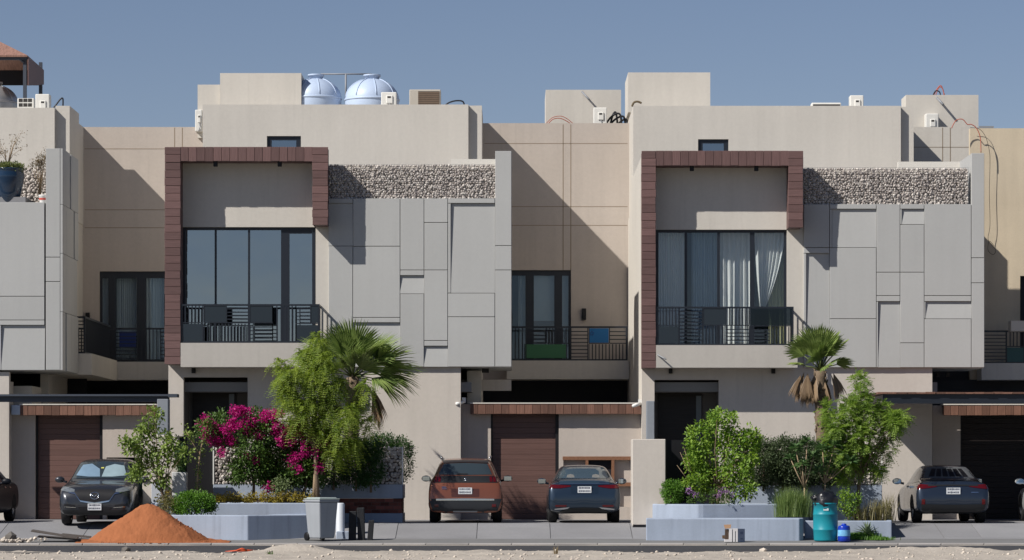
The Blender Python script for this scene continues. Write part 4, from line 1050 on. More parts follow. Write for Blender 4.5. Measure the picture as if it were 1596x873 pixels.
b = MB(); b.tube([P(500,115.5,97.0), P(580,115.5,97.0)], .022, 8); b.tube([P(539,115.5,97.0), P(539,165,97.0)], .03, 8); tag(b.build('overflow_pipe', M_pipe), 'thin grey pipe linking the two roof tanks', 'pipe')

def cable(label, pts, Y, m, r=.012, name='cable', Y2=None):
    P3 = []
    n = len(pts)
    for i, (px, py) in enumerate(pts): P3.append(P(px, py, Y + (0 if Y2 is None else (Y2-Y)*i/(n-1))))
    # smooth
    out = []
    for i in range(n-1):
        p0, p1, p2, p3 = P3[max(i-1,0)], P3[i], P3[i+1], P3[min(i+2,n-1)]
        for t in np.linspace(0, 1, 6, endpoint=False):
            t2, t3 = t*t, t*t*t
            out.append(.5*((2*p1)+(p2-p0)*t+(2*p0-5*p1+4*p2-p3)*t2+(3*p1-p0-3*p2+p3)*t3))
    out.append(P3[-1])
    b = MB(); b.tube(out, r, 6); return tag(b.build(name, m), label, 'cable', 'loose roof cables')
cable('black cable looping over the parapet right of the tan air conditioner', [(692,166),(700,160),(712,157),(722,159),(724,170)], 93, M_cable, .022)
cable('black hose bent up behind the left roof air conditioners', [(80,172),(87,164),(94,155),(98,154),(98,168)], 93.5, M_cable, .022)
cable('red cable arching over the middle court parapet, the lower one', [(852,196),(862,186),(875,185),(890,193)], 96.2, M_red, .012)
cable('red cable arching over the middle court parapet, the upper one', [(850,194),(862,183),(878,182),(895,194)], 96.4, M_red, .010)
for k, (a, c, lab) in enumerate([((940,200),(966,178),'nearest to the unit'),((946,200),(972,182),'second from the unit'),((950,200),(960,176),'steepest'),((958,200),(976,186),'farthest from the unit')]):
    cable('black cable coil beside the court air conditioner, '+lab, [a, ((a[0]+c[0])/2, c[1]+4), c, (c[0]+3, 200)], 96.3+.1*k, M_cable, .03)
cable('brown hose end poking over the right house parapet', [(985,166),(988,160),(994,158.5),(1000,161)], 92.6, mat('brown hose', (.12,.09,.05), rough=.6), .03)
cable('red cable looping up from the tower at the right', [(1455,149),(1461,138),(1467,134),(1472,148)], 97.4, M_red, .015)
cable('second red cable loop on the right tower', [(1458,149),(1464,136),(1470,140),(1471,149)], 97.5, M_red, .012)
cable('black cable loop on the right tower', [(1454,149),(1458,142),(1464,143),(1466,149)], 97.3, M_cable, .018)
cable('red cable arching across the court roof and hanging down', [(1483,200),(1490,188),(1500,186),(1508,194),(1514,194),(1522,200),(1528,215),(1529,238)], 89.4, M_red, .012)
cable('long black cable hanging down the court wall in a loop', [(1512,199),(1526,201),(1536,213),(1542,235),(1543,255),(1542,300),(1543,350),(1540,372),(1546,382),(1552,390),(1548,397),(1540,390),(1542,376),(1550,384)], 89.6, M_cable, .007)
tag(MB().tube([P(1460,152,96.98), P(1470,163,96.7)], .035, 8).build('roof_spout', M_pipe), 'short grey rain spout on the right roof tower', 'spout')
for px, py, lab in ((1552,197.5,'flat dark hatch on the parapet at the right edge'), ):
    b = MB(); b.pbox(1526, 1549, 196.5, 201, 90.2, 90.6); single(b, 'roof_hatch', M_pipe, lab, 'hatch')

# roof canopy far left
rc = empty('roof_canopy', (X(30,96), 96, 12), 'brown boarded roof canopy on steel posts above the left house', 'canopy')
b = MB()
for px, Y in ((38.5,94.6),(63,97.6)): MB().box(X(px,Y)-.05, X(px,Y)+.05, Y, Y+.1, 11.8, Z(88 if px < 50 else 97, Y)).build('post', M_steel, rc)
m_tile = wood_mat('terracotta roof slope', (.30,.17,.13), (30,4,4), rnd=.1, amp=.3)
a0, a1 = P(43,86.5,94.5), P(67,97,97.7)
zr = Z(64,96.1); xw = X(-60,94.5); ze = a0.z
b = MB(); b.add([(xw,94.45,ze),(a0.x,94.45,ze),(X(-2,96.1),96.1,zr),(xw,96.1,zr),(a1.x,97.75,ze),(xw,97.75,ze)], [(0,1,2,3),(1,4,2),(4,5,3,2)]); o = b.build('roof_slope', m_tile, rc); so = o.modifiers.new('s', 'SOLIDIFY'); so.thickness = .05
z1, z0 = a0.z, a0.z-.95
b = MB(); b.add([(a0.x,a0.y,z1-.03),(a1.x,a1.y,z1-.03),(a1.x,a1.y,Z(132,97.7)),(a0.x,a0.y,Z(133.5,94.5))], [(0,1,2,3)]); o = b.build('side_boarding', M_plankv, rc); so = o.modifiers.new('s', 'SOLIDIFY'); so.thickness = .03
b = MB(); b.box(X(-80,97.7), X(66,97.7), 97.7, 97.75, Z(133,97.7), a0.z); b.build('back_boarding', M_dark, rc)
b = MB(); b.box(X(-80,94.6), X(43,94.6), 94.55, 94.65, a0.z-.12, a0.z-.01); b.build('front_rail', M_steel, rc)
MB().tube([P(25,88,94.6), P(38,98,94.6)], .035, 6).build('brace', M_steel, rc)
# terrace pot, bucket
px_, Yp = 14, 85.75
zb = Z(315,YB)-.02
pot = empty('plant_pot', (X(px_,Yp), Yp, zb), 'glossy dark blue urn with clipped bush on the left terrace', 'pot')
hp = Z(263,Yp)-zb
MB().lathe((X(px_,Yp),Yp,zb), [(.20,0),(.24,.02),(.34,.35*hp),(.41,.72*hp),(.42,.85*hp),(.38,.93*hp),(.41,.97*hp),(.41,hp),(.37,hp),(.35,.9*hp)], 36, cap=False).build('urn', mat('dark blue glaze', (.010,.028,.060), rough=.15, spec=.6, var=.1, vs=3), pot)
MB().lathe((X(px_,Yp),Yp,zb), [(.0,.92*hp),(.36,.92*hp)], 24, cap=False).build('soil', M_soil, pot)
bk = empty('bucket', (X(67,85.5), 85.5, zb), 'small white bucket with red band on the left terrace edge', 'bucket')
MB().lathe((X(67,85.6),85.6,zb), [(.085,0),(.115,.22),(.12,.225),(.12,.25),(.11,.25),(.085,.03)], 24, cap=False).build('bucket_body', M_metalw, bk)
MB().lathe((X(67,85.6),85.6,zb), [(.102,.11),(.1105,.17)], 24, cap=False).build('red_band', mat('red band', (.5,.10,.08), rough=.5), bk)
# camera and floodlight at the garage canopy
def cctv(label, px, py, Y, d):
    p = P(px, py, Y); e = empty('security_camera', tuple(p), label, 'camera', 'security cameras')
    MB().box(p.x-.05, p.x+.05, Y+.05, Y+.16, p.z+.02, p.z+.16).build('bracket', M_metalw, e)
    MB().tube([p+Vector((0,.05,.05)), p+Vector((d*.2,-.12,-.02))], .045, 12).build('camera_body', M_metalw, e)
cctv('white security camera at the right end of the middle canopy', 998, 632, 85.3, -1)
cctv('white security camera at the left end of the middle canopy', 723, 629, 85.3, -1)
tag(MB().pbox(17.5, 31, 631.5, 646.5, 85.38, 85.6).build('alarm_box', mat('pale alarm box', (.42,.50,.62), rough=.4), None, .01), 'pale square alarm box at the left end of the left canopy', 'alarm box')
# ---------------------------------------------------------------- cars
M_tyre = mat('tyre rubber', (.014,.014,.015), rough=.8, var=.1, vs=8)
M_rim = mat('alloy rim', (.42,.43,.45), rough=.3, metal=.8, var=.05)
M_chrome = mat('chrome trim', (.62,.64,.66), rough=.15, metal=1, var=0, fine=0)
M_trim = mat('black car trim', (.012,.013,.015), rough=.45, var=.05)
M_under = mat('car underside', (.006,.006,.007), rough=.9)
M_tail = mat('red tail lamp', (.075,.003,.005), rough=.12, spec=.6, var=.15, vs=14, fine=0)
M_lamp = mat('headlamp lens', (.13,.145,.16), rough=.12, spec=.7, var=.3, vs=16, fine=0)
M_cglass = mat('dark car glass', (.030,.042,.050), rough=.06, spec=.8, var=.0, fine=0)
M_plate = mat('number plate', (.62,.64,.66), rough=.4, var=.03)
M_ink = mat('plate lettering', (.06,.07,.10), rough=.6)
def paint(name, c, metal=.4): return mat(name, c, rough=.35, metal=metal, spec=.5, var=.04, vs=1.5, fine=.015, coat=.8)

def sm(a, b, t): t = max(0, min(1, (t-a)/(b-a))); return t*t*(3-2*t)
class Car:
    def __init__(s, label, kind, px, Y, body_mat, front, lower=None, tint=None, base=None):
        """rear (or front, when front=True) bumper stands at depth Y, centred on photo column px"""
        s.L, s.W, s.st = KINDS[kind]; s.kind = kind; s.m = body_mat
        s.root = empty('car', (X(px,Y), Y, base if base is not None else .52), label, 'car', 'cars parked before the garages')
        if front: s.root.location.y = Y + s.L; s.root.rotation_euler = (0,0,math.pi)
        s.build_body()
    def loc(s, name, me, m, parent):
        o = bpy.data.objects.new(name, me); COL.objects.link(o); o.parent = parent
        if len(me.materials) == 0: me.materials.append(m)
        return o
    def mb(s, mb, name, m, parent, bevel=0):
        o = s.loc(name, mb.mesh(name), m, parent)
        if bevel: q = o.modifiers.new('b', 'BEVEL'); q.width = bevel; q.segments = 2; q.limit_method = 'ANGLE'
        return o
    def build_body(s):
        rings = []
        for (y, zb, zs, zt, hw, rw) in s.st:
            g = sm(.06, .34, zt-zs)
            def mix(a, b): return (a[0]+(b[0]-a[0])*g, a[1]+(b[1]-a[1])*g)
            dz = zt-zs
            r = [(0, zb+.02), (hw*.72, zb), (hw*.94, zb+.05), (hw*.995, zb+.16), (hw, zb+(zs-zb)*.62), (hw*.975, zs-.07), (hw*.93, zs),
                 mix((hw*.86, zs+.35*dz), (hw*.885, zs+.05)), mix((hw*.72, zs+.75*dz), (rw+(hw*.885-rw)*.30, zs+.72*dz)), mix((hw*.5, zs+.93*dz), (rw, zt-.055)),
                 mix((hw*.3, zs+.985*dz), (rw*.78, zt-.012)), (0, zt)]
            rings.append((y, r))
        vs = []; fs = []; n = len(rings[0][1]); full = 2*n-2
        for y, r in rings:
            for (x, z) in r: vs.append((x, y, z))
            for (x, z) in r[-2:0:-1]: vs.append((-x, y, z))
        for i in range(len(rings)-1):
            for k in range(full): k2 = (k+1) % full; fs.append((i*full+k, i*full+k2, (i+1)*full+k2, (i+1)*full+k))
        fs.append(tuple(range(full-1,-1,-1))); fs.append(tuple(range((len(rings)-1)*full, len(rings)*full)))
        me = bpy.data.meshes.new('body'); me.from_pydata(vs, [], fs)
        bm = bmesh.new(); bm.from_mesh(me); bmesh.ops.recalc_face_normals(bm, faces=bm.faces[:])
        bmesh.ops.triangulate(bm, faces=[f for f in bm.faces if len(f.verts) > 4]); bm.to_mesh(me); bm.free()
        tmp = bpy.data.objects.new('tmp', me); COL.objects.link(tmp); q = tmp.modifiers.new('s', 'SUBSURF'); q.levels = 2; q.render_levels = 2
        dg = bpy.context.evaluated_depsgraph_get(); ev = tmp.evaluated_get(dg); me2 = bpy.data.meshes.new_from_object(ev)
        bpy.data.objects.remove(tmp); bpy.data.meshes.remove(me)
        me2.polygons.foreach_set('use_smooth', [True]*len(me2.polygons)); me2.materials.clear()
        s.body = s.loc('body', me2, s.m, s.root)
        s.bvh = BVHTree.FromPolygons([v.co.copy() for v in me2.vertices], [tuple(p.vertices) for p in me2.polygons])
    def cast(s, axis, a, z):
        o, d = {'rear': (Vector((a,-2,z)), Vector((0,1,0))), 'front': (Vector((a,s.L+2,z)), Vector((0,-1,0))),
                'left': (Vector((-3,a,z)), Vector((1,0,0))), 'right': (Vector((3,a,z)), Vector((-1,0,0)))}[axis]
        h = s.bvh.ray_cast(o, d)
        if h[0] is None:
            h = s.bvh.find_nearest(o + d*2.2); 
        nn = h[1]
        if nn.dot(d) > 0: nn = -nn
        return h[0], (nn - d*.6).normalized()
    def patch(s, name, axis, top, bot, m, parent=None, off=.006, nu=18, nv=6, mirror=False):
        top = np.array(top, float); bot = np.array(bot, float)
        def samp(c, u):
            t = np.linspace(0, 1, len(c)); return np.array([np.interp(u, t, c[:,0]), np.interp(u, t, c[:,1])])
        outs = []
        for sg in ((1,-1) if mirror else (1,)):
            vs = []
            for j in range(nv+1):
                for i in range(nu+1):
                    p = samp(top, i/nu)*(1-j/nv) + samp(bot, i/nu)*(j/nv)
                    c, n = s.cast(axis, p[0]*sg, p[1]); vs.append(c + n*off)
            fs = [(j*(nu+1)+i, (j+1)*(nu+1)+i, (j+1)*(nu+1)+i+1, j*(nu+1)+i+1) for j in range(nv) for i in range(nu)]
            b = MB(); b.add(vs, fs, True); outs.append(s.mb(b, name, m, parent or s.body))
        return outs
    def rect(s, name, axis, x0, x1, z0, z1, m, parent=None, off=.006, mirror=False, **k):
        return s.patch(name, axis, [(x0,z1),(x1,z1)], [(x0,z0),(x1,z0)], m, parent, off, mirror=mirror, **k)
    def wheels(s, r, ys, track, wd=.22):
        for y in ys:
            for sg in (-1, 1):
                b = MB(); x = sg*track
                b.lathe((x-wd/2, y, r), [(r*.66,0),(r*.93,.0),(r,.035),(r,wd-.035),(r*.93,wd),(r*.66,wd)], 32, axis='x', cap=False)
                w = empty('wheel', (0,0,0)); w.parent = s.root
                s.mb(b, 'tyre', M_tyre, w)
                b = MB(); ox = x+sg*wd*.36
                b.lathe((ox, y, r), [(r*.67,-.02),(r*.67,.02),(r*.62,.02),(r*.62,-.02)], 28, axis='x', cap=False)
                b.lathe((ox-.015, y, r), [(.06,0),(.06,.03)], 12, axis='x')
                for k in range(5):
                    t = k*1.2566; c0 = Vector((ox, y+.04*math.cos(t), r+.04*math.sin(t))); c1 = Vector((ox, y+r*.64*math.cos(t), r+r*.64*math.sin(t)))
                    b.tube([c0, c1], [.035,.022], 6)
                s.mb(b, 'rim', M_rim, w)
                b = MB(); b.lathe((x+sg*wd*.1, y, r), [(0,0),(r*.66,.0)], 24, axis='x', cap=False); s.mb(b, 'brake_shield', M_under, w)
                # arch
                a0 = 'right' if sg > 0 else 'left'
                ra = r*1.13; up = [(y+ra*math.cos(t), r+ra*math.sin(t)) for t in np.linspace(math.pi, 0, 15)]
                lo = [(y+ra*math.cos(t), max(r*.8, .27)) for t in np.linspace(math.pi, 0, 15)]
                s.patch('wheel_arch', a0, up, lo, M_under, off=.004, nu=16, nv=5)
    def mirrors(s, y, z, hw, m):
        for sg in (-1, 1):
            e = empty('wing_mirror', (0,0,0)); e.parent = s.root
            vs, fs = blob((sg*(hw+.13), y, z), .12, .065, .08, 1.1, .0, 16, 10)
            b = MB(); b.add(vs, fs, True); b.tube([(sg*(hw-.05), y, z-.06), (sg*(hw+.08), y, z-.03)], [.03,.025], 8); s.mb(b, 'mirror_shell', m, e)
            b = MB(); b.box(sg*(hw+.13)-.095, sg*(hw+.13)+.095, y-.068, y-.06, z-.058, z+.058); s.mb(b, 'mirror_glass', mat('mirror glass', (.5,.6,.7), rough=.05, metal=1, var=0, fine=0), e, .01)
    def plate(s, axis, z, w=.34, h=.16, x=0):
        c, n = s.cast(axis, x, z); y = c.y; d = -1 if axis == 'rear' else 1
        b = MB(); b.box(x-w/2, x+w/2, y+d*.012, y+d*.03, z-h/2, z+h/2); p = s.mb(b, 'number_plate', M_plate, s.root)
        b = MB(); rr = random.Random(int(z*1000)+len(s.kind)); yy = y+d*.032
        for row in (.27, -.22):
            xx = x-w*.42
            while xx < x+w*.38:
                ww = rr.uniform(.012,.03); hh = h*rr.uniform(.12,.20)
                b.box(xx, xx+ww, yy-.001, yy+.001, z+h*row-hh*.8, z+h*row+hh*.8); xx += ww+.012
        s.mb(b, 'plate_lettering', M_ink, p)
    def side_glass(s, y0, y1, zb, zt, slope=.25):
        for a in ('left', 'right'):
            s.patch('side_window', a, [(y0+.28,zt-.03),(y0+.6,zt),(y1-.75,zt),(y1-.55,zt-.04)], [(y0,zb+.03),(y0+.6,zb),(y1-.4,zb),(y1,zb)], M_cglass, off=.005, nu=20)
            for f in (.38, .66):
                yy = y0+(y1-y0)*f; s.rect('door_seam', a, yy, yy+.012, .34, zt, M_trim, off=.008, nu=1, nv=8)
                s.rect('door_handle', a, yy-.26, yy-.08, zb-.13, zb-.10, M_chrome, off=.02, nu=3, nv=1)

# station: y, bottom, shoulder, top, half width, roof half width
KINDS = {
 'suv': (4.5, 1.86, [(0,.36,.60,.64,.82,.6),(.03,.27,.76,.82,.885,.6),(.08,.23,.95,1.01,.912,.6),(.16,.25,1.02,1.10,.915,.60),(.34,.24,1.05,1.34,.922,.60),(.56,.24,1.06,1.56,.925,.60),(.8,.24,1.06,1.60,.925,.61),(1.6,.23,1.04,1.635,.93,.625),(2.4,.23,1.02,1.62,.93,.62),(2.85,.23,1.01,1.50,.93,.61),(3.2,.23,1.0,1.25,.928,.62),(3.45,.23,.985,1.08,.925,.66),(3.9,.24,.94,1.02,.915,.7),(4.25,.22,.88,.96,.90,.65),(4.42,.22,.76,.84,.85,.6),(4.5,.28,.62,.68,.74,.5)]),
 'sedan': (4.7, 1.82, [(0,.40,.66,.70,.79,.6),(.04,.32,.80,.86,.865,.6),(.10,.26,.93,1.0,.895,.6),(.2,.25,.96,1.06,.90,.6),(.5,.22,.955,1.075,.908,.6),(.75,.22,.955,1.13,.91,.56),(1.15,.21,.95,1.34,.912,.55),(1.5,.20,.94,1.43,.912,.56),(2.1,.20,.92,1.465,.912,.57),(2.6,.20,.90,1.42,.912,.565),(3.0,.20,.89,1.24,.912,.57),(3.4,.20,.88,1.0,.91,.62),(3.9,.21,.84,.93,.905,.65),(4.35,.24,.74,.83,.87,.6),(4.6,.28,.60,.68,.78,.5),(4.7,.34,.50,.53,.62,.4)]),
}
# --- copper SUV, rear view
c = Car('copper and black SUV seen from behind in front of the middle garage', 'suv', 725, 79.45, paint('copper paint', (.215,.070,.036), .45), False)
c.patch('rear_window', 'rear', [(-.54,1.47),(0,1.49),(.54,1.47)], [(-.66,1.20),(0,1.19),(.66,1.20)], M_cglass, off=.008)
c.patch('rear_spoiler', 'rear', [(-.58,1.545),(0,1.56),(.58,1.545)], [(-.55,1.48),(0,1.50),(.55,1.48)], mat('spoiler black', (.03,.025,.025), rough=.3), off=.02)
c.patch('black_band', 'rear', [(-.84,1.17),(0,1.175),(.84,1.17)], [(-.87,1.0),(0,1.0),(.87,1.0)], M_trim, off=.006, nu=26)
for k in range(3):
    for sg in (-1, 1): c.patch('tail_light', 'rear', [(sg*(.60+.085*k),1.15),(sg*(.665+.085*k),1.15)], [(sg*(.61+.085*k),1.02),(sg*(.675+.085*k),1.02)], M_tail, off=.012, nu=4, nv=3)
c.rect('rear_wiper', 'rear', -.22, .06, 1.205, 1.225, M_trim, off=.02, nu=6, nv=1)
c.rect('tailgate_recess', 'rear', -.34, .34, .66, .85, paint('copper with painted shade', (.11,.036,.022), .5), off=.008)  # flat patch, the shade of the recess is put into a darker copper
c.patch('bumper', 'rear', [(-.90,.60),(0,.61),(.90,.60)], [(-.78,.25),(0,.25),(.78,.25)], mat('dark bumper', (.02,.022,.026), rough=.5, var=.05), off=.012, nu=24)
c.patch('bumper_trim', 'rear', [(-.72,.60),(0,.61),(.72,.60)], [(-.72,.555),(0,.56),(.72,.555)], M_chrome, off=.02, nu=20, nv=2)
c.rect('reflector', 'rear', .66, .76, .40, .47, M_tail, off=.018, mirror=True, nu=3, nv=2)
c.rect('skid_plate', 'rear', -.3, .3, .275, .31, mat('skid silver', (.2,.21,.22), rough=.4), off=.02, nu=8, nv=1)
c.plate('rear', .80)
b = MB()
for (x0,z0,x1,z1) in [(-.015,1.06,.0,1.13),(-.03,1.10,.03,1.115),(.0,1.04,.035,1.09),(-.03,1.04,-.01,1.08)]: b.tube([(x0,.07,z0),(x1,.07,z1)], .010, 6)
for v in range(len(b.v)):
    x, y, z = b.v[v]; cc, nn = c.cast('rear', x, z); b.v[v] = (x, cc.y-.012+(y-.07)*.3, z)
c.mb(b, 'lion_emblem', M_chrome, c.body)
c.rect('badge', 'rear', -.58, -.47, .88, .90, M_chrome, off=.01, nu=3, nv=1); c.rect('badge', 'rear', -.58, -.45, .84, .855, M_chrome, off=.01, nu=3, nv=1)
c.side_glass(.35, 3.25, 1.06, 1.47)
for sg in (-1, 1):
    b = MB(); b.tube([(sg*.60,.75,1.615),(sg*.62,.95,1.66),(sg*.63,2.2,1.665),(sg*.62,2.5,1.625)], .018, 8); c.mb(b, 'roof_rail', M_rim, c.root)
    for a in ('left','right'): pass
for a in ('left','right'): c.patch('side_cladding', a, [(.4,.50),(4.1,.46)], [(.4,.25),(4.1,.25)], M_trim, off=.007, nu=20)
c.patch('windscreen', 'front', [(-.52,1.50),(0,1.53),(.52,1.50)], [(-.68,1.12),(0,1.14),(.68,1.12)], M_cglass, off=.008)
c.wheels(.345, (.95, 3.62), .79); c.mirrors(3.05, 1.10, .92, M_trim)

# --- blue sedan, rear view
c = Car('dark blue sedan seen from behind beside the entry wall', 'sedan', 911, 79.45, paint('deep blue paint', (.016,.032,.056), .5), False)
c.patch('rear_window', 'rear', [(-.50,1.375),(0,1.395),(.50,1.375)], [(-.62,1.11),(0,1.10),(.62,1.11)], mat('sedan rear glass', (.045,.068,.085), rough=.05, spec=.9, var=.12, vs=3), off=.006)
for x in (-.33, .3): c.patch('headrest', 'rear', [(x-.08,1.19),(x,1.21),(x+.08,1.19)], [(x-.1,1.125),(x,1.12),(x+.1,1.125)], mat('seat behind glass', (.16,.16,.15), rough=.3), off=.009, nu=6, nv=2)
c.patch('boot_lip', 'rear', [(-.6,1.055),(0,1.065),(.6,1.055)], [(-.62,.97),(0,.965),(.62,.97)], paint('blue with painted highlight', (.035,.065,.10), .5), off=.022, nu=20)  # highlight along the lip is put into a brighter blue
c.patch('tail_light', 'rear', [(.34,.93),(.60,.945),(.84,.95)], [(.34,.90),(.60,.86),(.86,.86)], M_tail, off=.010, mirror=True)
c.rect('chrome_strip', 'rear', -.62, .62, .952, .968, M_chrome, off=.026, nu=20, nv=1)
c.rect('boot_lettering', 'rear', .36, .52, .985, 1.0, M_chrome, off=.03, nu=3, nv=1)
c.rect('plate_recess', 'rear', -.34, .34, .72, .92, paint('blue with painted shade', (.012,.026,.046), .5), off=.004)  # shade round the plate is put into a darker blue patch
c.plate('rear', .83)
c.patch('reflector', 'rear', [(.44,.45),(.72,.45)], [(.46,.40),(.72,.40)], M_tail, off=.012, mirror=True, nu=6, nv=2)
c.patch('exhaust_trim', 'rear', [(.36,.395),(.50,.385),(.74,.36)], [(.42,.36),(.50,.345),(.74,.335)], M_chrome, off=.018, mirror=True, nu=8, nv=2)
c.patch('diffuser', 'rear', [(-.42,.37),(0,.39),(.42,.37)], [(-.70,.24),(0,.26),(.70,.24)], M_trim, off=.014, nu=20)
c.side_glass(.75, 3.3, .99, 1.34); c.patch('windscreen', 'front', [(-.5,1.38),(0,1.40),(.5,1.38)], [(-.68,1.02),(0,1.04),(.68,1.02)], M_cglass, off=.008)
c.wheels(.33, (.95, 3.72), .78); c.mirrors(3.0, 1.03, .90, paint('deep blue paint', (0,0,0)))

# --- blue grey sedan under the carport
c = Car('dusty blue grey sedan with slatted rear sunshade under the right carport', 'sedan', 1486, 78.9, paint('shaded blue grey paint', (.020,.031,.053), .5), False)  # body colour darkened to carry the shade under the carport
c.patch('rear_window', 'rear', [(-.52,1.385),(0,1.405),(.52,1.385)], [(-.70,1.10),(0,1.10),(.70,1.10)], mat('dusty rear glass', (.10,.105,.11), rough=.5, var=.1, vs=3), off=.006)
for k in range(6):
    x = -.5+.17*k; f = lambda x, z: x*(1-.25*(z-1.13)/.22)
    c.patch('sunshade_slat', 'rear', [(f(x,1.35),1.345),(f(x+.135,1.35),1.345)], [(x,1.15),(x+.135,1.15)], M_black, off=.010, nu=4, nv=4)
c.patch('boot_spoiler', 'rear', [(-.86,1.09),(0,1.085),(.86,1.09)], [(-.82,1.05),(0,1.05),(.82,1.05)], paint('shaded blue grey paint', (0,0,0)), off=.03, nu=22, nv=2)
c.patch('tail_light', 'rear', [(.40,.93),(.60,.95),(.86,.97)], [(.40,.90),(.60,.87),(.87,.84)], M_tail, off=.010, mirror=True)
c.patch('light_bar', 'rear', [(-.62,.945),(0,.955),(.62,.945)], [(-.62,.915),(0,.925),(.62,.915)], M_trim, off=.013, nu=20, nv=1)
b = MB(); 
for t in np.linspace(0, 6.283, 14)[:-1]: b.add([(.052*math.cos(t)+.008*math.cos(a), .02, 1.02+.036*math.sin(t)+.008*math.sin(a)) for a in (0,2.1,4.2)], [(0,1,2)])
b.tube([(-.02,.02,1.045),(-.012,.02,1.0),(.03,.02,1.0)], .006, 6)
for v in range(len(b.v)):
    x, y, z = b.v[v]; cc, nn = c.cast('rear', x, z); b.v[v] = (x, cc.y-.012, z)
c.mb(b, 'oval_emblem', M_chrome, c.body)
c.plate('rear', .80); c.patch('lower_bumper', 'rear', [(-.80,.48),(0,.46),(.80,.48)], [(-.74,.24),(0,.26),(.74,.24)], M_trim, off=.012, nu=22)
c.rect('reflector', 'rear', .70, .78, .47, .60, M_tail, off=.014, mirror=True, nu=3, nv=3)
c.rect('badge', 'rear', .44, .62, .755, .775, M_chrome, off=.008, nu=3, nv=1)
for sg in (-1, 1):
    b = MB(); b.tube([(sg*.58,.02,.37),(sg*.58,.2,.37)], .05, 14, cap=False); c.mb(b, 'exhaust_tip', M_chrome, c.root)
c.side_glass(.75, 3.3, .99, 1.34); c.patch('windscreen', 'front', [(-.5,1.38),(0,1.40),(.5,1.38)], [(-.68,1.02),(0,1.04),(.68,1.02)], M_cglass, off=.008)
c.wheels(.335, (.95, 3.72), .785); c.mirrors(3.0, 1.03, .90, paint('shaded blue grey paint', (0,0,0)))

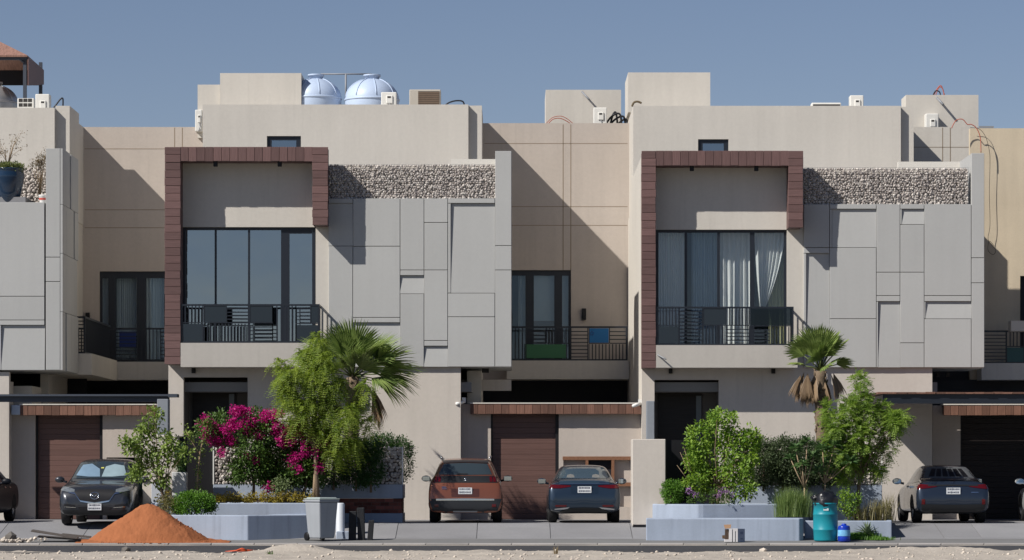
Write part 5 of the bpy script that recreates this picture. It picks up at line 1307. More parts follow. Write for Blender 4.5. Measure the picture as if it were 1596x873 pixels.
# --- dark grey SUV, front view
def front_suv(label, px, Y, m, kind, base=None):
    c = Car(label, kind, px, Y, m, True, base=base)
    L = c.L
    if kind == 'suv':
        ws = c.patch('windscreen', 'front', [(-.58,1.52),(0,1.55),(.58,1.52)], [(-.72,1.12),(0,1.14),(.72,1.12)], M_cglass, off=.008)[0]
        sh = mat('silver sunshade', (.30,.40,.44), rough=.4, metal=.2, var=.12, vs=5)
        c.patch('sunshade', 'front', [(-.52,1.44),(-.28,1.48),(-.08,1.42)], [(-.62,1.20),(-.3,1.17),(-.02,1.17)], sh, ws, off=.013)
        c.patch('sunshade', 'front', [(.50,1.46),(.28,1.49),(.06,1.36)], [(.62,1.20),(.3,1.17),(.02,1.17)], mat('blue sunshade', (.20,.30,.40), rough=.4, metal=.2, var=.12, vs=5), ws, off=.013)
        c.patch('windscreen_sticker', 'front', [(-.04,1.40),(.03,1.40)], [(-.04,1.37),(.03,1.37)], mat('yellow tag', (.5,.5,.12), rough=.6), ws, off=.016, nu=1, nv=1)
        gr = c.patch('grille', 'front', [(-.50,.80),(-.38,.86),(0,.865),(.38,.86),(.50,.80)], [(-.50,.79),(-.36,.60),(0,.54),(.36,.60),(.50,.79)], M_black, off=.010, nu=24)[0]
        c.patch('grille_trim', 'front', [(-.64,.80),(-.49,.785),(-.36,.60),(0,.545),(.36,.60),(.49,.785),(.64,.80)], [(-.64,.775),(-.48,.745),(-.345,.565),(0,.505),(.345,.565),(.48,.745),(.64,.775)], M_chrome, off=.016, nu=36, nv=2)
        b = MB(); pts = [(.10*math.cos(t), .085*math.sin(t)) for t in np.linspace(0, 6.283, 25)]
        b.tube([(x, L-.05, 0.715+z) for x, z in pts], .010, 6, cap=False)
        b.tube([(-.09,L-.05,.745),(-.045,L-.05,.725),(0,L-.05,.69),(.045,L-.05,.725),(.09,L-.05,.745)], [.006,.011,.013,.011,.006], 6)
        for v in range(len(b.v)):
            x, y, z = b.v[v]; cc, nn = c.cast('front', x, z); b.v[v] = (x, cc.y+.022+(y-L+.05)*.4, z)
        c.mb(b, 'winged_emblem', M_chrome, gr)
        c.patch('headlight', 'front', [(.50,.865),(.66,.91),(.86,.95)], [(.50,.80),(.66,.80),(.86,.84)], M_lamp, off=.010, mirror=True)
        c.patch('lower_intake', 'front', [(-.42,.44),(0,.45),(.42,.44)], [(-.36,.36),(0,.355),(.36,.36)], M_black, off=.012, nu=18, nv=3)
        c.patch('fog_recess', 'front', [(.48,.49),(.74,.52)], [(.50,.43),(.74,.45)], M_black, off=.012, mirror=True, nu=8, nv=2)
        c.patch('fog_trim', 'front', [(.46,.43),(.74,.45)], [(.46,.415),(.74,.435)], M_chrome, off=.016, mirror=True, nu=8, nv=1)
        c.patch('lower_cladding', 'front', [(-.78,.37),(0,.36),(.78,.37)], [(-.74,.24),(0,.25),(.74,.24)], M_trim, off=.012, nu=22)
        c.plate('front', .44, .33, .16)
        c.side_glass(.35, 3.25, 1.06, 1.47); c.wheels(.35, (.95, 3.62), .79); c.mirrors(3.05, 1.10, .92, m)
        c.patch('rear_window', 'rear', [(-.54,1.47),(0,1.49),(.54,1.47)], [(-.66,1.20),(0,1.19),(.66,1.20)], M_cglass, off=.008)
    else:
        c.patch('windscreen', 'front', [(-.5,1.38),(0,1.40),(.5,1.38)], [(-.70,1.02),(0,1.04),(.70,1.02)], M_cglass, off=.008)
        c.patch('headlight', 'front', [(.42,.70),(.62,.74),(.84,.80)], [(.42,.63),(.62,.64),(.86,.70)], M_lamp, off=.010, mirror=True)
        c.patch('grille', 'front', [(-.36,.66),(0,.68),(.36,.66)], [(-.30,.42),(0,.40),(.30,.42)], M_black, off=.010)
        c.patch('lower_cladding', 'front', [(-.72,.36),(0,.35),(.72,.36)], [(-.66,.25),(0,.25),(.66,.25)], M_trim, off=.012, nu=22)
        c.plate('front', .42); c.side_glass(.75, 3.3, .99, 1.34); c.wheels(.33, (.95, 3.72), .78); c.mirrors(3.0, 1.03, .90, m)
    return c
front_suv('dark grey SUV facing the street with silver windscreen shades', 147.5, 77.95, paint('dark grey paint', (.033,.036,.044), .5), 'suv', .497)
front_suv('dark navy sedan facing the street, cut off at the left edge', -72, 78.9, mat('navy paint', (.007,.009,.014), rough=.45, spec=.2, var=.03), 'sedan')
c = Car('silver white sedan cut off at the right edge', 'sedan', 1684, 79.2, paint('silver white paint', (.48,.49,.50), .2), False)
c.patch('rear_window', 'rear', [(-.50,1.375),(0,1.395),(.50,1.375)], [(-.62,1.11),(0,1.10),(.62,1.11)], M_cglass, off=.006)
c.patch('tail_light', 'rear', [(.40,.93),(.60,.95),(.86,.97)], [(.40,.90),(.60,.87),(.87,.84)], M_tail, off=.010, mirror=True)
c.plate('rear', .80); c.side_glass(.75, 3.3, .99, 1.34); c.wheels(.335, (.95, 3.72), .785); c.mirrors(3.0, 1.03, .90, paint('silver white paint', (0,0,0)))
# ---------------------------------------------------------------- plants
def np_mesh(name, V, T, tint=None, smooth=False):
    V = np.asarray(V, np.float32); T = np.asarray(T, np.int32); me = bpy.data.meshes.new(name)
    me.vertices.add(len(V)); me.vertices.foreach_set('co', V.ravel())
    me.loops.add(T.size); me.loops.foreach_set('vertex_index', T.ravel())
    me.polygons.add(len(T)); me.polygons.foreach_set('loop_start', np.arange(0, T.size, 3, dtype=np.int32))
    me.update(calc_edges=True)
    if tint is not None:
        at = me.attributes.new('tint', 'FLOAT', 'POINT'); at.data.foreach_set('value', np.asarray(tint, np.float32))
    return me
def norm(a): return a/np.maximum(1e-6, np.linalg.norm(a, axis=-1, keepdims=True))
def leaves(Pp, D, U, L, Wd, tint, fold=.22, droop=.12):
    """N folded leaves: base, two sides, tip"""
    D = norm(D); S = norm(np.cross(D, U)); U = norm(np.cross(S, D)); L = np.broadcast_to(np.asarray(L, float), (len(Pp),))[:,None]; Wd = np.broadcast_to(np.asarray(Wd, float), (len(Pp),))[:,None]
    a = Pp; b = Pp + D*L*.45 + S*Wd*.5 + U*fold*Wd; c = Pp + D*L - U*droop*L; d = Pp + D*L*.45 - S*Wd*.5 + U*fold*Wd
    V = np.stack([a, b, c, d], 1).reshape(-1, 3); n = len(Pp); k = np.arange(n)[:,None]*4
    T = np.concatenate([k+np.array([[0,2,1]]), k+np.array([[0,3,2]])], 1).reshape(-1, 3)
    return V, T, np.repeat(tint, 4)
def join(parts):
    Vs, Ts, Ks, o = [], [], [], 0
    for V, T, k in parts: Vs.append(V); Ts.append(T+o); Ks.append(k); o += len(V)
    return np.concatenate(Vs), np.concatenate(Ts), np.concatenate(Ks)
def crown(parent, parts, m, name='crown'):
    V, T, k = join(parts); return link(name, np_mesh(name, V, T, k), m, parent)

def clumps_in(cx, cy, cz, rx, ry, rz, n, rng, inner=.55, low=-1):
    u = norm(rng.normal(size=(n*3, 3))); u = u[u[:,2] > low][:n]
    r = inner+(1-inner)*rng.random(len(u))**.6
    return np.array([cx,cy,cz]) + u*np.array([rx,ry,rz])*r[:,None], u
def broadleaf(cl, dirs, rng, per, rad, L, Wd, up=.3, tvar=.5):
    """leaves round each clump centre"""
    n = len(cl)*per; idx = np.repeat(np.arange(len(cl)), per)
    off = rng.normal(size=(n,3))*rad*.55
    Pp = cl[idx]+off
    D = norm(off)*.8 + dirs[idx]*.5 + rng.normal(size=(n,3))*.45; D[:,2] += up*rng.normal(size=n)
    U = rng.normal(size=(n,3))*.5 + np.array([0,-.25,1.0])
    ct = rng.random(len(cl)); t = np.clip(ct[idx]*.5 + rng.random(n)*tvar, 0, 1)
    return leaves(Pp, D, U, L*rng.uniform(.7,1.25,n), Wd*rng.uniform(.7,1.2,n), t)
def stems(parent, base, tips, r0, m, rng, name='trunk', wob=.05, fork=.35):
    """trunk that forks towards the given tips"""
    b = MB(); base = Vector(base); tips = [Vector(t) for t in tips]
    mean = sum(tips, Vector())/len(tips); f = base.lerp(mean, fork); 
    mid = base.lerp(f, .5)+Vector((rng.uniform(-wob,wob), rng.uniform(-wob,wob), 0))
    b.tube([base, mid, f], [r0, r0*.85, r0*.7], 8)
    for t in tips:
        q = f.lerp(t, .5)+Vector((rng.uniform(-wob,wob)*1.5, rng.uniform(-wob,wob)*1.5, rng.uniform(0,wob)))
        b.tube([f-Vector((0,0,.02)), q, t], [r0*.5, r0*.32, r0*.12], 6)
    return b.build(name, m, parent)
LM_fig = leaf_mat('light green leaf', (0.085,0.147,0.028), (0.310,0.403,0.101))
LM_shrub = leaf_mat('bright shrub leaf', (0.046,0.132,0.016), (0.163,0.310,0.043))
LM_lemon = leaf_mat('lemon leaf', (.050,.14,.018), (.30,.44,.065))
LM_dark = leaf_mat('dark hedge leaf', (0.023,0.065,0.019), (0.072,0.148,0.038))
LM_hedge = leaf_mat('grey green hedge leaf', (.036,.066,.030), (.125,.165,.075))
LM_feather = leaf_mat('feathery leaf', (.085,.155,.020), (.34,.42,.065), trans=.45)
LM_feather2 = leaf_mat('fresh feathery leaf', (.095,.185,.028), (.34,.46,.09), trans=.45)
LM_palm = leaf_mat('palm leaf', (.090,.150,.034), (.32,.40,.12), trans=.2)
LM_dead = leaf_mat('dead palm leaf', (0.130,0.085,0.050), (0.360,0.250,0.150), trans=.15)
LM_boug = leaf_mat('bougainvillea leaf', (0.034,0.085,0.019), (0.132,0.217,0.046))
LM_mag = leaf_mat('magenta bract', (0.26,0.005,0.10), (0.56,0.018,0.24), trans=.4)
LM_yel = leaf_mat('yellow green leaf', (0.125,0.106,0.022), (0.425,0.338,0.050))
LM_fran = leaf_mat('frangipani leaf', (.045,.11,.035), (.16,.25,.10))
LM_grass = leaf_mat('grass blade', (0.085,0.155,0.039), (0.310,0.403,0.132))
LM_agave = leaf_mat('agave leaf', (0.060,0.102,0.054), (0.192,0.252,0.144), trans=.1)
LM_dry = leaf_mat('dry twig leaf', (0.110,0.083,0.050), (0.308,0.242,0.143))
LM_pur = leaf_mat('purple flower', (0.180,0.060,0.220), (0.550,0.320,0.620))

def plant(name, label, cat, base, group=None): return empty(name, base, label, cat, group)
PG = 'garden shrubs'

# a. slender tree in front of the left entry
r = np.random.default_rng(1); Y = 77.9
e = plant('young_tree', 'slender light green tree between the grey SUV and the round shrub', 'tree', P(262,792,Y))
cen = [(232,664,16,12,12),(241,647,12,9,10),(218,676,12,12,9),(205,697,18,12,12),(228,700,26,20,22),(255,690,22,18,20),(232,730,26,20,22),(215,738,16,14,10),(262,715,18,16,18),(250,745,20,14,12),(272,690,10,10,8),(196,690,8,7,7),(287,708,9,10,9)]
ps = []; tips = []
for px, py, n, rx, ry in cen:
    c_ = P(px, py, Y+r.uniform(-.2,.2)); k = Y/F; cl, d = clumps_in(*c_, rx*k*1.1, .25, ry*k*1.1, int(n*.95), r, .2); ps.append(broadleaf(cl, d, r, 12, .095, .105, .062, up=.3)); tips.append(c_)
crown(e, ps, LM_fig); tt = [P(262,792,Y)]
stems(e, P(262,795,Y), tips[:6], .035, M_bark, random.Random(1), fork=.45); stems(e, P(257,795,Y+.1), tips[6:], .028, M_bark, random.Random(2), name='second_stem', fork=.35)

# b. round shrub, brown tinged at its left
r = np.random.default_rng(2); Y = 77.2; k = Y/F
e = plant('round_shrub', 'round bright green shrub growing beside the orange sand heap', 'shrub', P(300,806,Y), PG)
c_ = P(302,788,Y); cl, d = clumps_in(c_.x, Y, c_.z, 34*k, .42, 20*k, 230, r, .7, -.5); ps = [broadleaf(cl, d, r, 26, .075, .05, .032)]
crown(e, ps, LM_shrub); stems(e, P(300,812,Y), [P(285,790,Y), P(300,785,Y), P(318,790,Y)], .03, M_bark, random.Random(3))
c_ = P(266,790,Y); cl, d = clumps_in(c_.x, Y-.05, c_.z, 16*k, .25, 19*k, 60, r, .6, -.6); crown(e, [broadleaf(cl, d, r, 20, .07, .05, .03)], leaf_mat('browning leaf', (0.078,0.078,0.031), (0.248,0.232,0.093)), 'browning_side')

# c. climber stem with sparse leaves
r = np.random.default_rng(3); Y = 78.6
e = plant('climber', 'thin climbing stem with few leaves before the dark left gate', 'climber', P(307,772,Y))
b = MB(); b.tube([P(307,782,Y), P(308,740,Y), P(312,705,Y), P(318,678,Y), P(322,660,Y)], [.028,.022,.018,.014,.008], 7); b.tube([P(311,708,Y), P(300,690,Y), P(290,672,Y)], [.015,.012,.006], 6); b.build('stem', M_barkp, e)
cl = []
for (a, b0, n, s) in [((307,770),(311,705),14,5),((311,705),(320,672),18,7),((300,690),(287,664),16,7),((318,668),(326,655),8,6)]:
    for t in r.random(n): cl.append(P(a[0]+(b0[0]-a[0])*t+r.normal()*s*.5, a[1]+(b0[1]-a[1])*t+r.normal()*s*.4, Y+r.normal()*.05)[:])
cl = np.array(cl); crown(e, [broadleaf(cl, norm(r.normal(size=cl.shape)), r, 9, .06, .065, .042)], LM_fig)

# d. bougainvillea
r = np.random.default_rng(4); Y = 79.1; k = Y/F
e = plant('bougainvillea', 'sprawling bougainvillea with magenta flowers over the gabion fence', 'bougainvillea', P(410,772,Y))
green = [(345,672,30,24,30),(395,690,60,34,44),(430,700,60,34,46),(470,690,50,30,40),(375,735,26,22,22),(455,735,40,30,24),(325,668,12,16,18),(410,655,26,30,18),(490,720,26,18,30),(512,690,16,12,22),(405,725,44,26,28),(430,745,40,30,16),(480,745,34,24,18)]
ps = []
for px, py, n, rx, ry in green:
    c_ = P(px, py, Y+r.uniform(-.25,.25)); cl, d = clumps_in(*c_, rx*k, .45, ry*k, int(n*2.6), r, .2); ps.append(broadleaf(cl, d, r, 16, .10, .075, .05))
crown(e, ps, LM_boug)
fl = [(317,662,7,9,10),(333,690,9,8,7),(375,640,6,6,7),(497,672,7,8,6),(510,690,7,7,6),(493,705,7,7,7),(477,707,6,7,6),(499,728,7,7,6),(465,732,5,6,5),(419,760,4,6,5),(528,640,6,7,7),(398,717,6,6,6),(352,672,8,9,7),(385,660,9,10,8),(425,645,9,10,8),(440,690,9,10,7),(360,690,9,10,7),(405,680,9,10,8),(455,690,8,9,7)]
for _ in range(52):
    u = r.random(); px = 310+165*u; fl.append((px, 660+12*math.sin(u*9)+r.normal()*17+10*u, 5, r.uniform(4,8), r.uniform(3,7)))
ps = []
for px, py, n, rx, ry in fl:
    c_ = P(px, py, Y-.35+r.uniform(-.15,.15)); cl, d = clumps_in(*c_, rx*k, .2, ry*k, max(5, int(n*1.5)), r, .1); ps.append(broadleaf(cl, d, r, 13, .07, .052, .045, tvar=.8))
crown(e, ps, LM_mag, 'flowers')
stems(e, P(395,775,Y), [P(350,680,Y), P(400,680,Y), P(430,670,Y)], .04, M_bark, random.Random(5)); stems(e, P(470,775,Y), [P(450,700,Y), P(490,700,Y), P(510,690,Y), P(528,645,Y-.3)], .035, M_bark, random.Random(6), name='second_stem')
b = MB(); b.tube([P(489,783,78.7), P(491,745,78.7), P(494,705,78.8)], [.05,.042,.035], 8); b.build('bare_stem', M_barkp, e)

# e. low yellow green border
r = np.random.default_rng(5); Y = 78.5; k = Y/F
e = plant('border_plants', 'low yellowing border hedge along the planter rim', 'hedge', P(400,786,Y))
ps = []
for px in np.arange(250, 482, 7):
    if 262 < px < 325: continue
    c_ = P(px+r.uniform(-3,3), 778+r.uniform(-4,3), Y+r.uniform(-.1,.12)); cl, d = clumps_in(*c_, 8*k, .14, 9*k, 10, r, .3, -.6); ps.append(broadleaf(cl, d, r, 13, .06, .05, .034))
crown(e, ps, LM_yel); b = MB()
for px in range(330, 482, 10): b.tube([P(px,790,Y), P(px+r.uniform(-3,3),776,Y)], [.012,.006], 5)
b.build('stems', M_bark, e)
r = np.random.default_rng(55)
e = plant('pale_plant', 'small pale leaved plant under the bougainvillea', 'plant', P(437,776,78.7), PG)
cl, d = clumps_in(*P(437,758,78.7), 16*k, .2, 14*k, 40, r, .2); crown(e, [broadleaf(cl, d, r, 9, .06, .09, .03)], leaf_mat('pale leaf', (0.110,0.165,0.066), (0.330,0.396,0.198))); stems(e, P(437,778,78.7), [P(430,758,78.7), P(445,756,78.7)], .015, M_bark, random.Random(8))

# f. feathery trees
def feathery(ps, c_, rx, ry, rz, n, r, L=.30, pairs=9, ll=.055, lw=.014, droop=.55, spread=1.0):
    u = norm(r.normal(size=(n,3))); q = .3+.7*r.random(n)**.5; base = np.array(c_)+u*np.array([rx,ry,rz])*q[:,None]
    nr = 5
    for k_ in range(nr):
        d = norm(u*.6+r.normal(size=(n,3))*.8*spread+np.array([0,0,-.05])); Ls = L*r.uniform(.6,1.2,n)
        t = (np.arange(pairs)+1)/pairs
        pos = base[:,None,:] + d[:,None,:]*(Ls[:,None]*t)[:,:,None] - np.array([0,0,1])*(Ls[:,None]*droop*t**2)[:,:,None]
        tan = norm(d[:,None,:] - np.array([0,0,1])*(2*droop*t)[None,:,None])
        up = np.array([0,0,1.0]); side = norm(np.cross(tan, np.broadcast_to(up, tan.shape)))
        tt = np.clip(r.random(n)[:,None]*.55 + r.random((n,pairs))*.45, 0, 1)
        for sg in (-1, 1):
            D = side*sg + tan*.5 + r.normal(size=tan.shape)*.15
            Uu = np.cross(D, tan)*(-sg) + r.normal(size=tan.shape)*.2
            ps.append(leaves(pos.reshape(-1,3), D.reshape(-1,3), Uu.reshape(-1,3), ll*r.uniform(.7,1.2,n*pairs), lw, tt.ravel(), fold=.1, droop=.15))
r = np.random.default_rng(6); Y = 78.7; k = Y/F
e = plant('feathery_tree', 'drooping feathery yellow green tree before the fan palm', 'tree', P(492,782,Y), 'feathery garden trees')
cen = [(494,535,18,9,16),(478,556,26,14,14),(505,566,30,16,18),(455,585,28,14,18),(490,596,40,20,22),(525,606,26,14,20),(450,622,26,12,20),(478,634,34,16,22),(512,640,34,18,22),(545,645,22,12,18),(460,660,20,12,14),(530,672,26,14,18),(560,625,14,8,14),(500,675,20,12,14),(548,692,18,12,12),(520,702,18,12,10),(440,600,10,7,10),(570,605,10,8,10),(437,568,8,8,6),(575,660,8,7,10)]
ps = []; tips = []
for px, py, n, rx, ry in cen:
    c_ = P(px, py, Y+r.uniform(-.4,.4)); feathery(ps, c_, rx*k*.92, .45, ry*k*.85, int(n*1.3), r, lw=.020, ll=.066, L=.34, droop=.75, pairs=10); tips.append(c_)
crown(e, ps, LM_feather); stems(e, P(496,785,Y), tips[:8], .06, M_bark, random.Random(9), fork=.42); stems(e, P(500,740,Y+.1), tips[8:], .04, M_bark, random.Random(10), name='low_limbs', fork=.3)
r = np.random.default_rng(16); Y = 79.0; k = Y/F
e = plant('feathery_tree', 'upright fresh green feathery tree right of the dead skirted palm', 'tree', P(1338,800,Y), 'feathery garden trees')
cen = [(1340,596,14,9,14),(1342,620,22,14,16),(1325,645,34,18,20),(1352,650,34,18,22),(1300,668,30,16,20),(1335,680,50,26,24),(1375,640,20,12,14),(1395,655,22,12,14),(1380,672,22,16,14),(1310,705,36,22,24),(1345,712,36,22,22),(1405,650,10,8,8),(1290,640,12,8,12),(1322,735,20,16,14),(1383,700,10,12,10),(1365,730,12,12,10)]
ps = []; tips = []
for px, py, n, rx, ry in cen:
    c_ = P(px, py, Y+r.uniform(-.35,.35)); feathery(ps, c_, rx*k*1.1, .4, ry*k*1.1, int(n*1.25), r, L=.26, droop=.3, ll=.07, lw=.022); tips.append(c_)
crown(e, ps, LM_feather2); stems(e, P(1336,812,Y), tips[:8], .055, M_bark, random.Random(11), fork=.42); stems(e, P(1337,760,Y+.02), tips[8:], .035, M_bark, random.Random(12), name='low_limbs', fork=.25)

# g. fan palms
def fan_leaf(o, d, R, r, nseg=30, span=2.5, droop=.25, width=.05, roll=0):
    """fan of folded blades at point o pointing along d"""
    d = d.normalized(); up = Vector((0,0,1)); s = d.cross(up); s = s.normalized() if s.length > .05 else Vector((1,0,0)); n = s.cross(d).normalized(); cr, sr = math.cos(roll), math.sin(roll); s, n = s*cr+n*sr, n*cr-s*sr
    V, T, K = [], [], []; tv = r.random()*.5
    for i in range(nseg):
        a = (i/(nseg-1)-.5)*span; dr = (d*math.cos(a)+s*math.sin(a)).normalized(); side = (s*math.cos(a)-d*math.sin(a)).normalized()
        Lb = R*(.72+.28*math.cos(a*.8))*r.uniform(.9,1.08); w0 = width*.5; pts = []
        bend = droop*r.uniform(.6,1.5)
        for t, wv in ((.0,.25),(.45,1.0),(.78,.6),(1.0,.04)):
            p = o + dr*Lb*t + n*(.08*Lb*math.sin(t*2.2)) - up*(bend*Lb*t**2.5)
            pts.append((p - side*w0*wv, p + n*w0*.7*wv, p + side*w0*wv))
        b = len(V)
        for tr in pts: V += [q[:] for q in tr]
        for j in range(3):
            for c_ in (0, 1):
                a0 = b+j*3+c_; T += [(a0, a0+1, a0+4), (a0, a0+4, a0+3)]
        K += [min(1, tv+r.random()*.5)]*12
    return np.array(V), np.array(T), np.array(K)
def palm(label, base, crown_c, leaves_, trunk_r, seed, dead, R=.62, skirt=0):
    r = random.Random(seed); e = plant('fan_palm', label, 'palm', base, 'fan palms')
    base = Vector(base); cc = Vector(crown_c); b = MB()
    n = 18; pts = [base.lerp(cc, i/n)+Vector((r.uniform(-.01,.01), r.uniform(-.01,.01), 0)) for i in range(n+1)]
    b.tube(pts, [trunk_r*(1.15-.15*i/n)*(1+.07*(i % 2)) for i in range(n+1)], 12)
    for i in range(90):
        t = r.random(); p = base.lerp(cc, t); a = r.uniform(0,6.283); o = Vector((math.cos(a), math.sin(a), 0)); q = p+o*trunk_r*.95
        b.tube([q, q+o*.05+Vector((0,0,.09))], [.03,.012], 4)
    b.build('trunk', M_bark, e)
    ps = []; pb = MB()
    for az, el, ln, rr_ in leaves_:
        d = Vector((math.cos(el)*math.sin(az), -math.cos(el)*math.cos(az), math.sin(el))); q = cc + d*ln
        mid = cc + d*ln*.5 + Vector((0,0,.03)); pb.tube([cc, mid, q], [.022,.018,.012], 5)
        ps.append(fan_leaf(q, (d + Vector((0,0,-.12))).normalized(), R*rr_, r, droop=.06+.22*max(0,.6-el), span=2.3 if el > .3 else 1.8, roll=r.uniform(-.7,.7)))
    crown(e, ps, LM_palm); pb.build('leaf_stalks', LM_palm_stalk, e)
    ds = []
    for az, el, ln, rr_ in dead:
        d = Vector((math.cos(el)*math.sin(az), -math.cos(el)*math.cos(az), math.sin(el))); q = cc + d*ln
        ds.append(fan_leaf(q, (d*r.uniform(.05,.3)+Vector((0,0,-1))).normalized(), R*rr_, r, nseg=11, span=r.uniform(.35,.75), droop=.03, width=.05, roll=r.uniform(-1.5,1.5)))
    if ds: crown(e, ds, LM_dead, 'dead_leaves')
    return e
LM_palm_stalk = mat('palm stalk', (.10,.13,.04), rough=.6)
rr = random.Random(20)
cc = P(1278,578,81.2)
lv = [(0,1.45,.46,1.15),(.5,1.3,.50,1.1),(-.5,1.35,.50,1.15),(.1,1.15,.42,1.2),(1.3,1.1,.52,1.0),(-1.3,1.15,.55,1.05),(2.2,1.2,.45,1.0),(-2.2,1.2,.45,1.0),(-1.45,.75,.55,.95),(1.5,.85,.66,.7),(.8,.95,.42,1.0),(-.7,.9,.42,1.0),(0,.8,.36,1.05),(3.0,1.1,.4,1.0),(-.2,1.0,.40,1.15),(-1.35,.3,.40,.75),(1.35,.35,.45,.75),(.4,.3,.3,.8)]
dd = [(rr.uniform(-3.1,3.1), rr.uniform(-1.3,-.3), rr.uniform(.10,.34), rr.uniform(.75,1.2)) for _ in range(11)] + [(-1.4,-.2,.5,1.0),(-1.2,-.1,.45,1.1),(.9,-.3,.35,1.1),(-1.5,-.3,.42,1.1),(-1.3,-.25,.55,.9),(-1.0,-.2,.4,1.0),(1.2,-.2,.36,1.0)]
palm('fan palm with a skirt of dead brown leaves in front of the right house', P(1285,770,81.2), cc, lv, .15, 21, dd, R=.64)
cc = P(550,588,82.6)
lv = [(-.3,1.35,.55,1.1),(.2,1.2,.6,1.15),(-.5,1.3,.6,1.1),(.6,1.25,.5,1.0),(-1.2,1.15,.6,1.1),(.9,.75,.62,1.1),(1.4,.45,.75,1.15),(1.7,.22,.78,1.2),(1.3,.10,.75,1.15),(1.8,.5,.7,1.1),(-1.3,.6,.72,1.1),(-1.6,.35,.8,1.1),(.5,.4,.5,1.1),(1.0,-.05,.6,1.1),(-.6,.6,.6,1.0),(2.5,.8,.5,1.0),(-2.4,.8,.5,1.0),(.0,.55,.5,1.1),(1.5,.75,.7,1.1),(1.35,-.2,.6,1.0),(-1.0,1.0,.6,1.05),(-.9,.2,.6,1.0)]
dd = [(1.35,-.55,.62,1.1),(1.5,-.5,.58,1.0),(1.2,-.6,.6,1.0),(1.45,-.6,.62,1.15)]
palm('fan palm with wide green fans behind the drooping feathery tree', P(546,770,82.6), cc, lv, .16, 22, dd, R=.92)

# h. hedges
def hedge(label, boxes, Y, m, seed, base, L=.055, W_=.03, per=22):
    r = np.random.default_rng(seed); k = Y/F
    e = plant('hedge', label, 'hedge', base, 'clipped hedges'); ps = []
    for px, py, rx, ry, n, dep in boxes:
        c_ = P(px, py, Y); cl, d = clumps_in(c_.x, Y, c_.z, rx*k, dep, ry*k, n, r, .75); ps.append(broadleaf(cl, d, r, per, .10, L, W_))
    crown(e, ps, m); b = MB()
    for px, py, rx, ry, n, dep in boxes: b.tube([P(px, py+ry+8, Y), P(px, py, Y)], [.03,.02], 6)
    b.build('stems', M_bark, e); return e
hedge('dense dark green hedge behind the drooping feathery tree', [(520,722,28,34,150,.3),(555,722,32,36,190,.3),(578,724,20,36,110,.3),(575,700,26,18,90,.3)], 80.0, LM_dark, 31, P(550,765,80))
hedge('dark green hedge showing beyond the right end of the gabion fence', [(606,712,20,32,110,.3),(626,715,15,34,100,.3),(595,695,24,18,90,.3)], 81.3, LM_dark, 33, P(615,765,81.3))
hedge('clipped grey green hedge behind the lemon bush', [(1190,722,26,36,240,.4),(1220,720,28,37,280,.4),(1255,720,28,38,280,.4),(1285,722,24,36,210,.4)], 80.0, LM_hedge, 32, P(1230,765,80))

# i. right planter plants
r = np.random.default_rng(41); Y = 78.3; k = Y/F
e = plant('lemon_bush', 'tall bright green lemon bush beside the dark front door', 'bush', P(1118,786,Y))
cen = [(1115,670,30,26,26),(1090,685,26,20,26),(1140,690,34,26,26),(1160,705,30,22,26),(1105,720,40,32,28),(1145,735,40,30,28),(1085,740,30,20,30),(1115,755,30,28,24),(1170,680,14,12,14),(1118,650,10,10,12),(1140,655,10,8,14),(1178,688,10,8,8),(1160,760,20,18,20),(1078,715,12,10,18)]
ps = []; tips = []
for px, py, n, rx, ry in cen:
    c_ = P(px, py, Y+r.uniform(-.3,.3)); cl, d = clumps_in(*c_, rx*k, .38, ry*k, int(n*1.35), r, .3); ps.append(broadleaf(cl, d, r, 15, .09, .095, .055, tvar=.7)); tips.append(c_)
crown(e, ps, LM_lemon); stems(e, P(1118,790,Y), tips[:7], .05, M_bark, random.Random(42)); stems(e, P(1110,790,Y), tips[7:], .04, M_bark, random.Random(43), name='second_stem')
b = MB()
for q in [((1075,740),(1060,705)),((1078,735),(1066,698)),((1072,748),(1055,725))]: b.tube([P(*q[0],Y), P(*q[1],Y)], [.012,.004], 5)
b.build('bare_twigs', M_barkp, e)
r = np.random.default_rng(44); Y = 77.8; k = Y/F
e = plant('round_shrub', 'small round bright green shrub at the left end of the right planter', 'shrub', P(1047,785,Y), PG)
cl, d = clumps_in(*P(1048,767,Y), 17*k, .26, 18*k, 110, r, .6); crown(e, [broadleaf(cl, d, r, 20, .06, .05, .03)], LM_shrub); stems(e, P(1047,790,Y), [P(1040,770,Y), P(1052,766,Y)], .02, M_bark, random.Random(45))
e = plant('flowering_plant', 'purple flowering plant trailing over the right planter rim', 'flowers', P(1120,786,77.6))
Y = 77.5; k = Y/F; ps = []; pf = []
for px, py, n, rx, ry in [(1085,777,16,16,10),(1120,775,24,20,14),(1135,778,16,14,10),(1122,795,10,8,12),(1150,792,6,6,10)]:
    cl, d = clumps_in(*P(px,py,Y), rx*k, .2, ry*k, n*2, r, .3); ps.append(broadleaf(cl, d, r, 10, .05, .045, .028))
for px, py, n, rx, ry in [(1075,765,6,6,5),(1128,766,10,10,6),(1118,772,5,8,6),(1140,768,4,6,6),(1085,772,5,8,6)]:
    cl, d = clumps_in(*P(px,py,Y-.15), rx*k, .12, ry*k, n*2, r, .2); pf.append(broadleaf(cl, d, r, 7, .025, .03, .025))
crown(e, ps, LM_boug, 'foliage'); crown(e, pf, LM_pur, 'flowers')
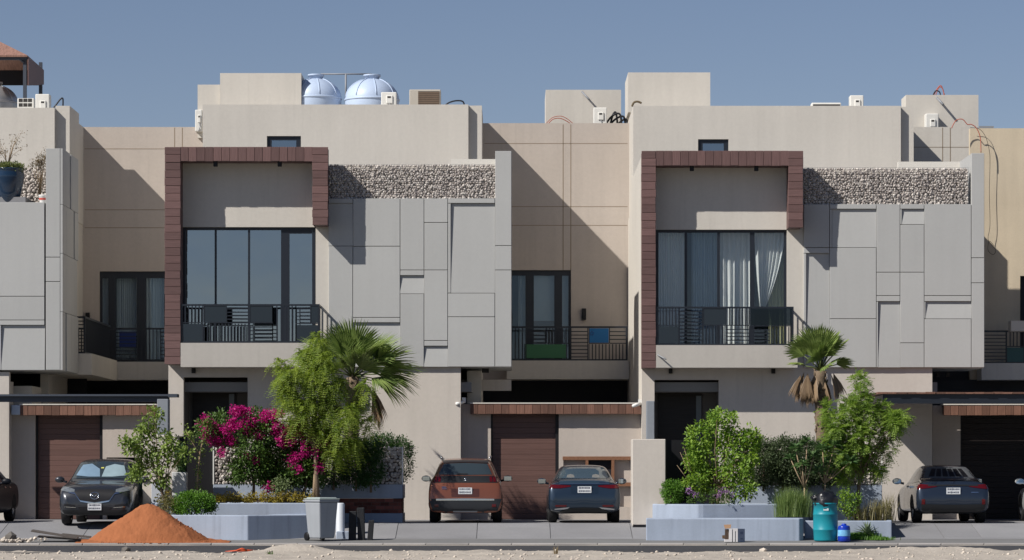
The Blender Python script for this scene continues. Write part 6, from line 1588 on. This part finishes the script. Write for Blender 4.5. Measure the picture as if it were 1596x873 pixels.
def frangipani(label, base, forks, Y, seed, n=34):
    r = np.random.default_rng(seed); e = plant('frangipani', label, 'tree', P(*base,Y), 'young frangipani trees'); b = MB()
    jn = P(base[0]+r.uniform(-2,2), base[1]-48, Y); b.tube([P(*base,Y), P(base[0]+2,base[1]-24,Y), jn], [.026,.022,.018], 7); ps = []
    for px, py in forks:
        t = P(px, py, Y+r.uniform(-.2,.2)); b.tube([jn-Vector((0,0,.02)), jn.lerp(t,.5)+Vector((0,0,-.03)), t], [.016,.013,.010], 6)
        a = r.random(n)*6.283; el = r.uniform(-.25,1.1,n); D = np.stack([np.cos(el)*np.cos(a), np.cos(el)*np.sin(a), np.sin(el)], 1)
        ps.append(leaves(np.array(t)+D*.02, D, np.array([0,0,1.])+r.normal(size=(n,3))*.15, r.uniform(.15,.27,n), .075, r.random(n), fold=.15, droop=.18))
    b.build('trunk', M_barkp, e); crown(e, ps, LM_fran)
frangipani('frangipani with a bare forked stem left of the teal barrel', (1252,808), [(1240,700),(1258,690),(1268,712),(1232,715),(1250,725)], 78.0, 51)
frangipani('frangipani with broad dark leaves behind the teal barrel', (1285,800), [(1282,700),(1300,695),(1315,705),(1290,722),(1308,728),(1325,720),(1275,735),(1298,742)], 78.4, 52)
b = MB()
def grass(name, label, cat, spots, m, seed, wd=.010, group=None):
    r = np.random.default_rng(seed); e = plant(name, label, cat, P(*spots[0][:2], spots[0][2]), group); V, T, K = [], [], []
    for px, py, Y, n, spread, hgt in spots:
        for _ in range(n):
            o = P(px+r.normal()*spread, py, Y+r.normal()*.12); a = r.random()*6.283; l = r.uniform(.15,.5)*hgt; h = hgt*r.uniform(.6,1.1); s = Vector((-math.sin(a), math.cos(a), 0))*wd; d = Vector((math.cos(a), math.sin(a), 0))
            bq = len(V); q1 = o+d*l*.35+Vector((0,0,h*.6)); q2 = o+d*l+Vector((0,0,h)); V += [(o-s)[:], (o+s)[:], (q1-s*.8)[:], (q1+s*.8)[:], q2[:]]
            T += [(bq,bq+1,bq+3),(bq,bq+3,bq+2),(bq+2,bq+3,bq+4)]; K += [r.random()]*5
    crown(e, [(np.array(V), np.array(T), np.array(K))], m, 'blades'); return e
grass('grass_clump', 'tall fine ornamental grass between the carton and the teal barrel', 'grass', [(1232,806,77.6,900,9,.74),(1218,806,77.6,300,5,.6),(1250,806,77.7,380,6,.66)], LM_grass, 61, .0035)
grass('grass_clump', 'dry feathery grass at the right end of the garden', 'grass', [(1368,812,78.2,200,9,.55),(1385,812,78.4,90,5,.7),(1345,812,78.0,120,8,.4)], leaf_mat('dry grass', (0.121,0.110,0.044), (0.330,0.297,0.143)), 62, .007)
r = np.random.default_rng(63); Y = 77.9; k = Y/F
e = plant('round_shrub', 'small mixed leafy shrub just right of the teal barrel', 'shrub', P(1320,812,Y), PG); cl, d = clumps_in(*P(1322,785,Y), 18*k, .25, 24*k, 80, r, .3); crown(e, [broadleaf(cl, d, r, 11, .08, .06, .04)], LM_lemon); stems(e, P(1322,815,Y), [P(1315,785,Y), P(1330,780,Y)], .015, M_bark, random.Random(64))
e = plant('agave', 'small spiky agave in the grass at the planter foot', 'agave', P(1352,836,76.9)); V, T, K = [], [], []
o = P(1352,834,76.8); rg = random.Random(65)
for i in range(34):
    a = i*2.4; el = .2+1.2*(i/34); d = Vector((math.cos(el)*math.cos(a), math.cos(el)*math.sin(a), math.sin(el))); s = Vector((-math.sin(a), math.cos(a), 0)); L = rg.uniform(.28,.42); n = s.cross(d)
    b_ = len(V); V += [(o-s*.02)[:], (o+s*.02)[:], (o+d*L*.5-s*.03+n*-.02)[:], (o+d*L*.5+n*.0)[:], (o+d*L*.5+s*.03+n*-.02)[:], (o+d*L+Vector((0,0,-.03)))[:]]
    T += [(b_,b_+3,b_+2),(b_,b_+1,b_+3),(b_+1,b_+4,b_+3),(b_+2,b_+3,b_+5),(b_+3,b_+4,b_+5)]; K += [rg.random()]*6
crown(e, [(np.array(V), np.array(T), np.array(K))], LM_agave, 'rosette')
e = grass('lawn_patch', 'patch of short green grass at the foot of the low grey planter', 'grass', [(1345,841,76.4,700,16,.10),(1372,842,76.3,420,9,.09),(1340,838,76.8,500,14,.14),(1330,838,76.9,300,8,.13)], LM_shrub, 66, .008)
for ch in e.children: ch['kind'] = 'stuff'
grass('dry_weed', 'dry brown weed standing on the sand before the sedan', 'weed', [(866,866,66.5,26,1.6,.22)], LM_dry, 67, .008, 'dry weeds on the verge')
grass('dry_weed', 'tiny dark weed on the sand below the grey bin', 'weed', [(420,868,66.0,40,3,.14)], LM_boug, 68, .008, 'dry weeds on the verge')
# slim shrub in the tall pot
r = np.random.default_rng(69); Yq = 78.9; k = Yq/F
cl, d = clumps_in(*P(281,716,Yq), 8*k, .13, 22*k, 60, r, .3); crown(pt, [broadleaf(cl, d, r, 16, .06, .07, .022, up=.8)], LM_dark, 'pot_shrub')
# bush and twigs in the terrace urn
r = np.random.default_rng(70); k = Yp/F
cl, d = clumps_in(X(14,Yp), Yp, Z(264,Yp), 24*k, .38, 9*k, 130, r, .5, -.2); crown(pot, [broadleaf(cl, d, r, 18, .07, .05, .03)], leaf_mat('clipped urn leaf', (0.078,0.101,0.031), (0.232,0.264,0.093)), 'bush')
b = MB(); cl = []
for q in range(9):
    t = P(r.uniform(-6,36), r.uniform(204,236), Yp+r.uniform(-.2,.2)); s = P(12+r.uniform(-3,3), 258, Yp); md = s.lerp(t,.5)+Vector((r.uniform(-.05,.05),0,.05)); b.tube([s, md, t], [.010,.007,.003], 5)
    for _ in range(5): cl.append((s.lerp(t, r.uniform(.55,1.05))+Vector(r.normal(size=3)*.06))[:])
b.build('twigs', M_barkp, pot); cl = np.array(cl); crown(pot, [broadleaf(cl, norm(r.normal(size=cl.shape)), r, 4, .05, .05, .035)], LM_dry, 'dry_leaves')
r = np.random.default_rng(71); e = plant('dry_plant', 'dried twiggy plant above the stone parapet on the left terrace', 'plant', P(62,300,86.3)); b = MB(); cl = []
for q in range(10):
    t = P(r.uniform(48,76), r.uniform(235,256), 86.3+r.uniform(-.1,.1)); s = P(62,310,86.3); b.tube([s, s.lerp(t,.5), t], [.012,.008,.003], 5)
    for _ in range(7): cl.append((s.lerp(t, r.uniform(.7,1.05))+Vector(r.normal(size=3)*.05))[:])
b.build('twigs', M_barkp, e); cl = np.array(cl); crown(e, [broadleaf(cl, norm(r.normal(size=cl.shape)), r, 7, .05, .055, .03)], LM_dry, 'dry_leaves')
